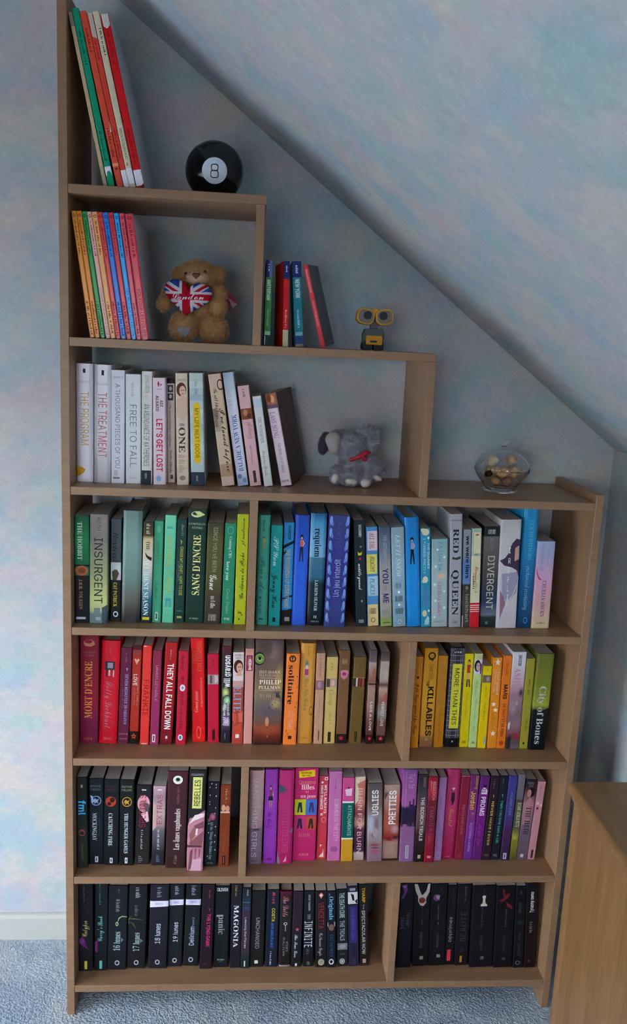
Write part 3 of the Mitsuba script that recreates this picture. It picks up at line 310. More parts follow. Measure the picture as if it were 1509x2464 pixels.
('blue','p',0.6597,0.0431,0.0261,0.2098,-4.86,0,0.131,'8cacbc','pale ice blue paperback with white handwritten title',[('G',[(1,'8ca4ac'),(0.632,'94b4c4'),(0,'84a4b4')]),('E',0.351,0.5,0.013,0.09,'ecf4f8'),('E',0.222,0.5,0.013,0.09,'ecf4f8'),('O',0.05,0.5,0.025,0.15,'c4dce8',0.7),('T','LET IT SNOW',0.925,0.498,'dcecf4',0.5,0.34,'E'),('N',0.444,0.389,'5c7480',0.5,0.5),('N',0.314,0.255,'44606c',0.5,0.6),('N',0.188,0.13,'44606c',0.5,0.6)],None),
('blue','h',0.6883,0.0445,0.0288,0.2308,-4.91,0,0.146,'0c80d8','bright azure hardback with tiny girl in grey top and black jeans',[('G',[(1,'0c78c0'),(0.422,'1490e0'),(0,'1488d8')]),('E',0.802,0.48,0.019,0.11,'140c10'),('E',0.79,0.48,0.011,0.056,'d8a898'),('P',[(0.37,0.773),(0.59,0.773),(0.57,0.709),(0.39,0.709)],'8c90b8'),('P',[(0.58,0.77),(0.69,0.743),(0.58,0.717),(0.57,0.729),(0.63,0.743),(0.56,0.758)],'d8a898'),('P',[(0.38,0.712),(0.58,0.712),(0.64,0.578),(0.57,0.578),(0.48,0.675),(0.39,0.578),(0.32,0.578)],'101418'),('P',[(0.85,0.346),(0.9,0.422),(0.93,0.422),(0.88,0.327)],'70c0ec')],None),
('blue','p',0.7186,0.0456,0.0194,0.2088,-4.26,0,0.131,'2c90b4','teal paperback scattered with cream flowers and white capitals',[('E',0.962,0.5,0.034,0.38,'d8d0b0'),('E',0.983,0.2,0.021,0.2,'d0d4b0'),('E',0.903,0.8,0.013,0.1,'f0f0e4'),('E',0.485,0.45,0.034,0.28,'dcd8bc'),('E',0.468,0.25,0.017,0.16,'d0d0b0'),('E',0.139,0.35,0.034,0.25,'d4d4b8'),('E',0.165,0.8,0.013,0.1,'e8ecdc'),('P',[(0.4,0.068),(0.7,0.114),(0.85,0.089),(0.8,0.021),(0.3,0.021)],'a8d0dc'),('T','THE SUMMER',0.857,0.595,'d8ecf4',0.78,0.24,'I'),('T','I TURNED PRETTY',0.903,0.544,'d8ecf4',0.35,0.24,'I'),('N',0.392,0.207,'8c5ca8',0.5,0.3)],None),
('blue','p',0.74,0.0467,0.0329,0.1867,-3.84,0,0.131,'a0bcc0','pale aqua squat paperback with snowflakes and pink lettering',[('G',[(1,'88b0b8'),(0.621,'a4b8bc'),(0,'a8b8bc')]),('P',[(0.35,0.597),(0.8,0.621),(0.85,0.573),(0.4,0.54)],'d8b89c'),('E',0.882,0.35,0.014,0.07,'d8ecec'),('E',0.796,0.8,0.014,0.07,'d8ecec'),('E',0.692,0.25,0.014,0.07,'d8ecec'),('E',0.488,0.2,0.014,0.07,'d8ecec'),('E',0.408,0.8,0.014,0.07,'d8ecec'),('E',0.303,0.25,0.014,0.07,'d8ecec'),('E',0.218,0.8,0.014,0.07,'d8ecec'),('E',0.114,0.2,0.014,0.07,'d8ecec'),('T','P.S. I Love You',0.972,0.64,'5c98b0',0.55,0.28,'S'),('T','CECELIA AHERN',0.517,0.123,'b880a0',0.5,0.24,'S'),('N',0.071,0.052,'849ca0',0.5,0.6)],None),
('blue','p',0.7772,0.0479,0.0246,0.2397,-3.5,0,0.131,'a4a6ac','tall silver grey paperback with widely spaced black capitals',[('R',0.938,0.952,'84868c',0,1),('P',[(0.2,0.629),(0.5,0.618),(0.9,0.632),(0.9,0.61),(0.6,0.599),(0.2,0.607)],'3c3c40'),('T','RED',0.875,0.658,'24242c',0.5,0.5,'S'),('T','QUEEN',0.515,0.103,'24242c',0.5,0.55,'S'),('N',0.055,0.033,'64646c',0.5,0.4)],None),
('blue','p',0.8048,0.0487,0.0157,0.2081,-3.34,0,0.131,'74849c','slim paperback with grey sky head and dark stony foot',[('G',[(1,'8c9498'),(0.77,'848c98'),(0.643,'5878b0'),(0.455,'6484b4'),(0.438,'34302c'),(0.26,'4c443c'),(0,'443c38')]),('R',0,0.123,'c8ccc8',0,0.08),('T','we were liars',0.94,0.502,'1c1c20',0.55,0.42,'B'),('T','e. lockhart',0.43,0.047,'8c847c',0.6,0.4,'B')],None),
('blue','p',0.8211,0.0492,0.0197,0.2109,-3.04,0,0.131,'d4d0ac','cream paperback with red lower quarter and white stripes',[('R',0.727,1,'a4bca8',0,1),('R',0.752,0.962,'dcd4ac',0.2,0.9),('R',0.929,0.945,'b04c34',0.4,0.7),('R',0.731,0.748,'848c78',0.3,0.7),('R',0,0.252,'d02030',0,1),('R',0.223,0.231,'ecd4d0',0,1),('R',0.202,0.21,'ecd4d0',0,1),('R',0.181,0.189,'ecd4d0',0,1),('R',0.16,0.168,'ecd4d0',0,1),('T','Eleanor',0.622,0.458,'c03c30',0.6,0.4,'C'),('T','Park',0.466,0.349,'a89c84',0.6,0.32,'C'),('N',0.55,0.391,'403c34',0.3,0.2)],None),
('blue','p',0.8448,0.0527,0.0319,0.215,-2.25,0,0.131,'544c4c','dark smoky paperback with tall pale capitals and black head',[('G',[(1,'1c2024'),(0.905,'20242c'),(0.901,'6c6464'),(0.579,'544c4c'),(0.372,'34384c'),(0.248,'2c3c5c'),(0.124,'6c7484'),(0.099,'283434'),(0,'1c2828')]),('R',0.029,0.058,'54746c',0.3,0.48),('N',0.971,0.926,'b0b4b0',0.5,0.5),('T','ROTH',0.888,0.764,'8c8484',0.5,0.2,'I'),('T','DIVERGENT',0.719,0.174,'ccc8b0',0.52,0.44,'I')],None),
('blue','p',0.8773,0.0481,0.0418,0.2313,-2.13,0,0.131,'c4bec6','thick pale paperback with dark haired girl in white dress, letters stacked downward',[('G',[(1,'bcb8b8'),(0.812,'c8c4c4'),(0,'c4c0cc')]),('P',[(0.62,0.789),(0.8,0.828),(1,0.816),(1,0.613),(0.9,0.536),(0.6,0.567),(0.25,0.582),(0.02,0.628),(0.25,0.648),(0.45,0.697),(0.52,0.751)],'44344c'),('P',[(0.85,0.64),(1,0.659),(1,0.487),(0.9,0.506)],'3c3040'),('P',[(0.75,0.743),(0.95,0.766),(0.97,0.64),(0.75,0.621)],'c49c90'),('P',[(0.15,0.506),(0.95,0.525),(0.95,0.429),(0.75,0.314),(0.45,0.238),(0.2,0.333)],'9c94b0'),('P',[(0.1,0.352),(0.3,0.295),(0.4,0.23),(0.15,0.084)],'94707c'),('P',[(0.95,0.398),(0.8,0.314),(0.6,0.245),(0.9,0.333)],'a87c80'),('P',[(0.08,0.027),(0.3,0.161),(0.95,0.314),(0.95,0),(0.08,0)],'c8c0c8'),('H','I',0.72,'ece8f0',0.05,0.42,0.56,'I'),('H','R',0.625,'ece8f0',0.05,0.42,0.56,'I'),('H','E',0.536,'ece8f0',0.05,0.42,0.56,'I'),('H','F',0.452,'ece8f0',0.05,0.42,0.56,'I'),('H','L',0.368,'ece8f0',0.05,0.42,0.56,'I'),('H','I',0.291,'ece8f0',0.05,0.42,0.56,'I'),('H','E',0.238,'ece8f0',0.05,0.42,0.56,'I')],None),
('blue','h',0.9235,0.0543,0.0302,0.255,-1.26,0,0.146,'1478b0','tall deep blue hardback with thin pale vertical lettering',[('G',[(1,'1890c8'),(0.662,'1c84b8'),(0.383,'105c94'),(0,'0c3c68')]),('O',0.063,0.55,0.028,0.14,'4c94b8',0.7),('T','LES HERITIERS',0.906,0.575,'5cb0d0',0.55,0.26,'S'),('T','enchanted everlasting',0.523,0.15,'8cbcd4',0.5,0.28,'E')],None),
('blue','p',0.9544,0.052,0.0367,0.1871,-1.16,0,0.131,'d0a4b8','squat paperback shading blue to pink to yellow with swirl, rightmost of its row',[('G',[(1,'9cb0d0'),(0.77,'b8a8c8'),(0.531,'d4a0bc'),(0.292,'d4a4a8'),(0,'d8c494')]),('P',[(0.02,0.713),(0.1,0.651),(0.2,0.603),(0.4,0.555),(0.18,0.569),(0.04,0.636)],'b84c88'),('T','Un cadeau du ciel',0.971,0.665,'8c84b0',0.35,0.2,'E'),('T','Ahern',0.938,0.713,'94a4cc',0.65,0.22,'E'),('T','CECELIA AHERN',0.555,0.134,'846080',0.55,0.22,'S'),('N',0.072,0.053,'a48c84',0.5,0.5)],None),
('red','p',0.0168,0.0676,0.0377,0.2366,0.71,0,0.131,'9c1c38','thick crimson paperback with tall orange serif title, leftmost of the red row',[('G',[(1,'8c2034'),(0.38,'a01c3c'),(0.186,'84204c'),(0,'7c1c40')]),('E',0.934,0.48,0.031,0.3,'d08068'),('E',0.946,0.45,0.016,0.2,'9c1c38'),('P',[(0.2,0.926),(0.5,0.911),(0.85,0.926),(0.6,0.899),(0.3,0.903)],'d08068'),('H','CORNELIA',0.849,'b06464',0.019,0.12,0.88,'S'),('H','FUNKE',0.822,'b06464',0.019,0.28,0.75,'S'),('T',"MORT D'ENCRE",0.236,0.767,'f09c54',0.45,0.42,'S'),('N',0.058,0.031,'c05c4c',0.5,0.5)],None),
('red','h',0.0562,0.0675,0.0368,0.2263,1.97,0,0.146,'e4142c','glossy scarlet hardback with small striped chair picture and pale script',[('R',0.72,0.801,'3c343c',0.2,0.75),('R',0.736,0.789,'a8a0b4',0.35,0.65),('R',0.654,0.72,'30181c',0.28,0.34),('R',0.663,0.72,'e8d8d8',0.42,0.5),('R',0.654,0.72,'e8d8d8',0.66,0.72),('N',0.947,0.85,'f0505c',0.5,0.12),('T','Sally Lockhart',0.614,0.15,'f07484',0.5,0.42,'C'),('N',0.061,0.037,'f06c74',0.5,0.45)],None),
('red','p',0.0952,0.0689,0.0222,0.2114,2,0,0.131,'6c2040','slim plum paperback with small blue white capitals',[('P',[(0.5,0.799),(0.7,0.786),(0.6,0.751),(0.55,0.777)],'9c94bc'),('N',0.948,0.843,'8c6480',0.5,0.14),('T','SEVEN MINUTES IN HEAVEN',0.729,0.201,'9c94bc',0.6,0.26,'B'),('N',0.572,0.367,'74506c',0.3,0.14),('N',0.109,0.092,'a0788c',0.5,0.8),('N',0.057,0.039,'a0788c',0.5,0.7)],None),
('red','p',0.1192,0.0679,0.018,0.2168,1.93,0,0.131,'b43024','brick red slim paperback with cream heart and black foot',[('R',0.957,1,'4c1820',0,1),('P',[(0.2,0.86),(0.35,0.872),(0.5,0.855),(0.65,0.872),(0.8,0.86),(0.5,0.809)],'e0a890'),('R',0,0.128,'181010',0,1),('P',[(0.5,0.111),(0.6,0.089),(0.84,0.087),(0.65,0.072),(0.71,0.049),(0.5,0.061),(0.29,0.049),(0.35,0.072),(0.16,0.087),(0.4,0.089)],'dc4c2c'),('E',0.077,0.5,0.009,0.1,'5c1810'),('N',0.945,0.911,'8c5458',0.5,0.7),('T','LOVE',0.715,0.596,'ecdcd4',0.4,0.4,'B'),('T','at first sight',0.579,0.391,'c87c64',0.4,0.3,'E'),('N',0.681,0.391,'d08c7c',0.75,0.16)],None),
('red','p',0.1419,0.0651,0.018,0.2184,1.45,0,0.131,'e83c34','light red slim paperback with dark red capitals',[('R',0.987,1,'f0b0a0',0.1,0.4),('R',0,0.013,'f0b0a0',0.2,0.8),('T','FRANKIE',0.667,0.283,'a01c20',0.5,0.6,'I')],None),
('red','p',0.1626,0.064,0.018,0.2085,1.52,0,0.131,'a03058','wine to purple slim paperback with thin pale capitals',[('G',[(1,'8c2840'),(0.412,'9c2c5c'),(0,'98305c')]),('R',0.027,0.111,'dcd4dc',0.25,0.6),('R',0.04,0.097,'543044',0.36,0.5),('T','UNBELIEVABLE',0.85,0.465,'c8949c',0.5,0.28,'I')],None),
('red','p',0.1838,0.065,0.0246,0.2261,2.34,0,0.131,'a01820','dark red paperback with bold white brush capitals',[('G',[(1,'b41c20'),(0.461,'a01820'),(0,'701420')]),('R',0.057,0.086,'dcc4c4',0.42,0.6),('N',0.931,0.837,'d88474',0.5,0.14),('T','THEY ALL FALL DOWN',0.796,0.147,'f4ecec',0.52,0.46,'B'),('N',0.045,0.033,'a84c50',0.5,0.3)],None),
('red','p',0.2164,0.0662,0.0207,0.2081,0.96,0,0.131,'c01c38','deep red paperback with small white emblem and round publisher mark',[('E',0.609,0.5,0.036,0.26,'e8e0ec'),('E',0.609,0.5,0.018,0.12,'8c94b4'),('R',0.653,0.733,'9c1428',0.38,0.62),('E',0.076,0.45,0.033,0.24,'e0dce4'),('E',0.076,0.45,0.018,0.12,'5c6c8c'),('T','Meg Rosoff',0.956,0.8,'701020',0.45,0.26,'E'),('N',0.556,0.156,'941430',0.5,0.3)],None),
('red','p',0.2507,0.0793,0.0273,0.2313,-1.87,0,0.131,'e41c20','tall vermilion paperback with orange lettering reading upward',[('O',0.092,0.5,0.06,0.18,'f07860',0.8),('T','CECILY',0.759,0.884,'f06c4c',0.28,0.3,'I'),('T','VON ZIEGESAR',0.679,0.972,'f06c4c',0.65,0.34,'I'),('T','Grand plaisir',0.289,0.498,'f8b0a0',0.35,0.26,'E'),('T','et autres confidences',0.337,0.631,'f49484',0.72,0.2,'E')],None),
('red','p',0.2836,0.0765,0.0233,0.1985,-1.41,0,0.131,'c41838','red paperback with small photo strip and black label at foot',[('R',0.662,0.77,'a4888c',0,1),('R',0.671,0.761,'5c4c50',0.2,0.4),('P',[(0.6,0.761),(0.9,0.761),(0.95,0.7),(0.65,0.671)],'c8b0b0'),('R',0.028,0.15,'2c1418',0.4,0.65),('N',0.944,0.869,'8c1024',0.5,0.16)],None),
('red','p',0.3111,0.0755,0.0197,0.216,-0.6,0,0.131,'2c2430','dark paperback with white lettering and glowing green bokeh',[('G',[(1,'5c2028'),(0.905,'3c2c30'),(0.647,'30342c'),(0.388,'404038'),(0.216,'503c58'),(0.116,'28202c'),(0,'1c2024')]),('B',0.526,0.42,0.065,0.45,'d8e48c'),('B',0.444,0.58,0.06,0.45,'b8e4b0'),('B',0.379,0.4,0.043,0.35,'a8bc9c'),('B',0.224,0.6,0.056,0.4,'d0b8e0'),('R',0.043,0.103,'808890',0.38,0.46),('T','will grayson',0.582,0.914,'f0ecec',0.55,0.62,'B'),('T','david levithan',0.181,0.422,'d8d4d8',0.3,0.3,'B'),('T','john green',0.181,0.414,'c8bcd4',0.68,0.24,'B')],None),
('red','p',0.3349,0.0725,0.0227,0.2049,-0.81,0,0.131,'b44438','paperback with girl in profile, blue grey title and ruddy dress foot',[('R',0.691,1,'dccccc',0,1),('E',0.846,0.4964,0.073,0.4278,'4c2020'),('E',0.832,0.5894,0.052,0.279,'d8a088'),('P',[(0.24,0.745),(0.42,0.783),(0.75,0.783),(0.93,0.745)],'d8a088'),('E',0.84,0.515,0.005,0.0558,'201410'),('E',0.84,0.701,0.005,0.0558,'201410'),('E',0.804,0.608,0.005,0.093,'b05048'),('R',0.623,0.691,'c89890',0,1),('P',[(0,0.345),(0.4,0.327),(0.3,0.214),(0,0.259)],'d05040'),('P',[(0.5,0.336),(1,0.355),(0.95,0.236),(0.6,0.245)],'d86450'),('P',[(0.1,0.191),(0.8,0.227),(0.9,0.145),(0.3,0.077)],'c84c34'),('R',0.064,0.105,'ecdcd8',0.3,0.65),('H','KIERA',0.968,'8c6c70',0.023,0.15,0.8,'I'),('H','CASS',0.936,'8c6c70',0.023,0.25,0.75,'I'),('T','ELITE',0.632,0.355,'8ca0c4',0.48,0.7,'S')],None),
('red','p',0.359,0.0732,0.0181,0.2125,-0.42,0,0.131,'d89890','salmon pink slim paperback with small portrait at its head',[('R',0.961,1,'d08c80',0,1),('R',0.772,0.934,'8c2c3c',0.1,0.85),('E',0.865,0.488,0.061,0.276,'a06070'),('E',0.853,0.548,0.043,0.18,'e0b8b8'),('P',[(0.32,0.781),(0.44,0.813),(0.65,0.813),(0.77,0.781)],'e0b8b8'),('E',0.86,0.5,0.004,0.036,'201410'),('E',0.86,0.62,0.004,0.036,'201410'),('E',0.83,0.56,0.004,0.06,'b05048')],None),
('red','p',0.3791,0.0687,0.0591,0.2341,-0.28,0,0.131,'7c5840','very thick paperback with green cat eye and fur, white author name',[('G',[(1,'544444'),(0.813,'64504c'),(0.615,'806454'),(0.516,'8c7458'),(0.377,'6c605c'),(0.218,'705040'),(0.171,'94482c'),(0.079,'6c2c1c'),(0,'301414')]),('B',0.873,0.65,0.143,0.3,'7c6460'),('B',0.933,0.3,0.087,0.3,'54443c'),('B',0.615,0.9,0.198,0.25,'b0904c'),('B',0.472,0.82,0.071,0.25,'34343c'),('B',0.329,0.55,0.103,0.5,'5c545c'),('B',0.397,0.78,0.063,0.25,'b09868'),('B',0.147,0.5,0.063,0.5,'a04c30'),('E',0.825,0.14,0.063,0.2,'2c1c18'),('E',0.825,0.16,0.048,0.165,'6c9c3c'),('B',0.821,0.16,0.036,0.13,'b4d478'),('E',0.829,0.16,0.018,0.055,'141c10'),('E',0.389,0.65,0.006,0.012,'2c2018'),('E',0.385,0.85,0.006,0.012,'2c2018'),('E',0.357,0.55,0.006,0.012,'2c2018'),('E',0.409,0.75,0.006,0.012,'2c2018'),('E',0.353,0.8,0.006,0.012,'2c2018'),('R',0.643,0.647,'d8c4a8',0.18,0.9),('R',0.526,0.53,'d8c4a8',0.16,0.9),('E',0.226,0.48,0.044,0.07,'d08874'),('P',[(0.48,0.187),(0.5,0.155),(0.47,0.155)],'7c3c2c'),('P',[(0.47,0.091),(0.53,0.091),(0.5,0.067)],'e0604c'),('H','HIS DARK',0.702,'d8bca4',0.028,0.15,0.92,'S'),('H','MATERIALS',0.671,'c8a890',0.024,0.15,0.85,'S'),('H','PHILIP',0.607,'f8e8d0',0.044,0.16,0.94,'S'),('H','PULLMAN',0.556,'f4e0c4',0.032,0.14,0.92,'S'),('N',0.496,0.456,'a88c78',0.5,0.6)],None),
('red','p',0.4431,0.0701,0.028,0.2047,0.18,0,0.131,'f08034','bright orange paperback with black slab lowercase title',[('O',0.945,0.45,0.037,0.26,'3c2418',0.6),('P',[(0.35,0.982),(0.45,0.963),(0.55,0.982),(0.45,0.909)],'3c2418'),('R',0.064,0.1,'40241c',0.35,0.62),('E',0.986,0.85,0.007,0.03,'5c2c18'),('E',0.753,0.85,0.007,0.03,'5c2c18'),('E',0.635,0.88,0.007,0.03,'5c2c18'),('E',0.466,0.88,0.007,0.03,'5c2c18'),('E',0.42,0.8,0.007,0.03,'5c2c18'),('E',0.183,0.85,0.007,0.03,'5c2c18'),('E',0.119,0.3,0.007,0.03,'5c2c18'),('E',0.151,0.2,0.007,0.03,'5c2c18'),('T','solitaire',0.881,0.447,'2c1c18',0.4,0.42,'S'),('T','ALICE OSEMAN',0.388,0.174,'f4b890',0.5,0.35,'I')],None),
('red','h',0.4744,0.0768,0.0305,0.2257,0.03,0,0.146,'d4943c','amber hardback with small sketched girl and faint grey script',[('E',0.813,0.42,0.017,0.1,'c8a890'),('E',0.797,0.42,0.041,0.12,'7c7c6c'),('P',[(0.35,0.788),(0.5,0.788),(0.52,0.747),(0.33,0.747)],'d8d0c4'),('P',[(0.3,0.747),(0.55,0.747),(0.55,0.689),(0.3,0.689)],'a83c74'),('P',[(0.35,0.689),(0.5,0.689),(0.46,0.647),(0.38,0.647)],'c8a0a0'),('O',0.332,0.85,0.046,0.14,'7c5c30',0.8),('N',0.963,0.888,'a87028',0.5,0.1),('T','Peter Cole Bichon',0.664,0.332,'a08450',0.5,0.34,'C'),('N',0.066,0.05,'a87430',0.5,0.4)],None),
('red','p',0.5096,0.0755,0.0181,0.2047,-0.63,0,0.131,'c49478','tan slim paperback with mauve photo strip',[('R',0.601,0.702,'8c6070',0,1),('E',0.656,0.4,0.037,0.22,'b08890'),('R',0.037,0.151,'6c4c38',0.45,0.6),('N',0.977,0.739,'94705c',0.5,0.25),('N',0.518,0.289,'a87c68',0.5,0.16)],None),
('red','p',0.5309,0.078,0.0238,0.1959,-0.45,0,0.131,'ccb068','pale straw paperback with small photo strip and black label',[('R',0.654,0.755,'b0948c',0,1),('R',0.659,0.75,'54443c',0.05,0.35),('E',0.702,0.6,0.038,0.18,'d8a890'),('R',0.019,0.135,'2c2418',0.35,0.62),('N',0.933,0.837,'94803c',0.5,0.16),('T','Gossip',0.625,0.442,'9c8444',0.5,0.4,'E'),('N',0.37,0.226,'ac9450',0.5,0.18)],None),
('red','p',0.5578,0.0786,0.0226,0.211,-0.52,0,0.131,'7c5434','brown paperback with pink heart shaped picture and dark foot',[('G',[(1,'705030'),(0.411,'7c5638'),(0,'7c5038')]),('P',[(0.12,0.786),(0.5,0.795),(0.9,0.786),(0.8,0.714),(0.5,0.688),(0.2,0.714)],'c87c94'),('E',0.75,0.5,0.018,0.2,'8c4058'),('R',0,0.103,'241414',0,1),('P',[(0.45,0.089),(0.52,0.069),(0.7,0.068),(0.56,0.054),(0.6,0.033),(0.45,0.044),(0.3,0.033),(0.34,0.054),(0.2,0.068),(0.38,0.069)],'c42c44'),('N',0.911,0.857,'a88464',0.5,0.5)],None),
('red','p',0.586,0.0811,0.0266,0.1958,0.5,0,0.131,'6c5428','olive brown paperback with small red, white and green photo strip',[('R',0.758,0.768,'8c7444',0,1),('R',0.662,0.758,'302c1c',0,1),('R',0.662,0.758,'8c2c20',0.5,0.65),('R',0.662,0.758,'c8b4a8',0.25,0.4),('R',0.662,0.758,'a84838',0.75,0.9),('R',0.019,0.135,'241c10',0.42,0.62),('R',0.029,0.126,'6c5428',0.48,0.52),('N',0.942,0.865,'5c4420',0.5,0.12)],None),
('red','p',0.6219,0.0777,0.0156,0.2123,-0.45,0,0.131,'8c6450','slim brown paperback with blurred face photo and dark foot, left of its twin',[('G',[(1,'544854'),(0.88,'6c5c60'),(0.871,'a89890'),(0.68,'885850'),(0.591,'a48478'),(0.413,'9c7868'),(0.236,'644034'),(0.102,'54342c'),(0.093,'341014'),(0,'241014')]),('E',0.747,0.7,0.071,0.2,'a85c44'),('R',0.636,0.653,'442420',0,1),('P',[(0.5,0.084),(0.58,0.067),(0.79,0.066),(0.63,0.054),(0.68,0.036),(0.5,0.046),(0.32,0.036),(0.37,0.054),(0.21,0.066),(0.42,0.067)],'d02c44'),('T','LIKE A LOVE',0.458,0.138,'d8ccc4',0.5,0.3,'B')],None),
('red','p',0.645,0.08,0.019,0.2072,-0.06,0,0.131,'a08c84','brown paperback with washed face photo and red rose at dark foot, last before the upright',[('G',[(1,'483838'),(0.913,'685450'),(0.9,'ac9c94'),(0.694,'a4948c'),(0.648,'5c3834'),(0.603,'b49488'),(0.466,'8c5c54'),(0.329,'8c8484'),(0.237,'6c4c40'),(0.1,'704c44'),(0.082,'301014'),(0,'241014')]),('E',0.763,0.6,0.055,0.3,'b8a098'),('E',0.511,0.8,0.046,0.2,'a85454'),('P',[(0.5,0.082),(0.57,0.065),(0.77,0.063),(0.62,0.051),(0.66,0.033),(0.5,0.042),(0.34,0.033),(0.38,0.051),(0.23,0.063),(0.43,0.065)],'d43c50'),('T','PERFECT LOVE',0.466,0.192,'d0c8c4',0.5,0.3,'B')],None),
('yellow','p',0.7169,0.0611,0.0164,0.2059,-0.54,0,0.131,'e08c20','orange slim paperback with dark script, first right of the upright on its shelf',[('E',0.776,0.45,0.014,0.15,'3c2410'),('T','I ll Give you the Sun',0.717,0.155,'6c3c10',0.5,0.5,'C'),('N',0.945,0.808,'b86c14',0.4,0.2)],None),
('yellow','p',0.7372,0.0652,0.0284,0.2241,-0.6,0,0.131,'e0a02c','orange gold paperback with very bold black vertical capitals',[('G',[(1,'d48c20'),(0.504,'e4a830'),(0.126,'d89834'),(0.092,'a87444'),(0,'8c6044')]),('O',0.924,0.55,0.038,0.28,'2c2010',0.65),('P',[(0.3,0.891),(0.7,0.908),(0.65,0.874)],'2c2010'),('T','Gemma Malley',0.84,0.685,'6c4c18',0.6,0.4,'E'),('T','THE',0.681,0.622,'3c2810',0.35,0.2,'B'),('T','KILLABLES',0.622,0.113,'1c140c',0.6,0.4,'B'),('N',0.092,0.05,'d4b890',0.5,0.24)],None),
('yellow','p',0.7685,0.0653,0.0202,0.2077,-0.92,0,0.131,'d08820','dull orange paperback with faint grey ghosted capitals',[('T','ELEANOR OLIVIA',0.964,0.464,'b88c4c',0.5,0.5,'I'),('T','Polly Shulman',0.427,0.055,'a87020',0.5,0.26,'I')],None),
('yellow','h',0.7929,0.0672,0.0312,0.2248,-0.65,0,0.146,'343038','black and white checked hardback with yellow title panel',[('R',0.092,1,'3c3844',0,1),('R',0.974,0.979,'a8a8b4',0,1),('R',0.924,0.929,'a8a8b4',0,1),('R',0.873,0.878,'a8a8b4',0,1),('R',0.823,0.828,'a8a8b4',0,1),('R',0.772,0.777,'a8a8b4',0,1),('R',0.722,0.727,'a8a8b4',0,1),('R',0.671,0.676,'a8a8b4',0,1),('R',0.621,0.626,'a8a8b4',0,1),('R',0.571,0.576,'a8a8b4',0,1),('R',0.52,0.525,'a8a8b4',0,1),('R',0.47,0.475,'a8a8b4',0,1),('R',0.419,0.424,'a8a8b4',0,1),('R',0.369,0.374,'a8a8b4',0,1),('R',0.318,0.324,'a8a8b4',0,1),('R',0.268,0.273,'a8a8b4',0,1),('R',0.218,0.223,'a8a8b4',0,1),('R',0.167,0.172,'a8a8b4',0,1),('R',0.117,0.122,'a8a8b4',0,1),('R',0.092,1,'9c9ca8',0.06,0.09),('R',0.092,1,'9c9ca8',0.18,0.21),('R',0.092,1,'9c9ca8',0.3,0.33),('R',0.092,1,'9c9ca8',0.7,0.73),('R',0.092,1,'9c9ca8',0.82,0.85),('R',0.092,1,'9c9ca8',0.94,0.97),('R',0.941,0.979,'1c1c20',0.2,0.8),('R',0.193,0.845,'e4dc40',0.2,0.86),('R',0,0.088,'141214',0,1),('R',0.05,0.067,'c8c8c8',0.45,0.55),('N',0.971,0.95,'d8d8d8',0.5,0.5),('T','MORE THAN THIS',0.807,0.227,'3c3810',0.52,0.3,'I')],None),
('yellow','p',0.8261,0.0672,0.0186,0.2126,-1.02,0,0.131,'e0cc14','yellow slim paperback with tiny girl in red and black boots',[('E',0.918,0.5,0.022,0.16,'6c3420'),('E',0.909,0.5,0.013,0.09,'e0b090'),('P',[(0.3,0.886),(0.7,0.886),(0.65,0.833),(0.7,0.797),(0.3,0.797)],'c83838'),('P',[(0.05,0.851),(0.3,0.886),(0.3,0.869),(0.1,0.833)],'e0b090'),('P',[(0.7,0.886),(0.95,0.869),(0.7,0.864)],'e0b090'),('P',[(0.35,0.797),(0.65,0.797),(0.62,0.731),(0.38,0.731)],'e0b090'),('P',[(0.33,0.731),(0.45,0.731),(0.45,0.65),(0.3,0.65)],'2c2018'),('P',[(0.52,0.731),(0.66,0.731),(0.75,0.65),(0.62,0.65)],'2c2018'),('T','Magasin zinzin',0.584,0.307,'b8a010',0.5,0.2,'E'),('N',0.067,0.04,'a08c10',0.5,0.5)],None),
('yellow','p',0.8457,0.0651,0.0169,0.2139,-0.71,0,0.131,'c4dc8c','pale lime slim paperback with purple haired face at its head',[('R',0.938,1,'d0d494',0,1),('R',0.779,0.938,'e0dce4',0,1),('E',0.872,0.4,0.062,0.4,'2c1c38'),('E',0.863,0.48,0.044,0.26,'dcb0a4'),('P',[(0.7,0.885),(0.95,0.907),(0.9,0.788),(0.75,0.788)],'5c3084'),('E',0.876,0.4,0.004,0.06,'1c1418'),('E',0.876,0.62,0.004,0.06,'1c1418'),('P',[(0.3,0.044),(0.5,0.071),(0.8,0.044)],'7c9c54'),('T','Rebecca',0.735,0.553,'94b06c',0.5,0.4,'C'),('N',0.531,0.177,'98b478',0.5,0.18)],None),
('yellow','p',0.8642,0.063,0.0183,0.187,-0.32,0,0.131,'e4c810','short bright yellow paperback with small grey photo strip',[('R',0.802,0.893,'746454',0,1),('E',0.848,0.6,0.03,0.2,'a89484'),('R',0.046,0.147,'9cb0b8',0.7,0.9),('N',0.97,0.939,'b49c10',0.5,0.2),('N',0.766,0.614,'b89c10',0.5,0.2),('N',0.563,0.335,'b89c10',0.5,0.2)],None),
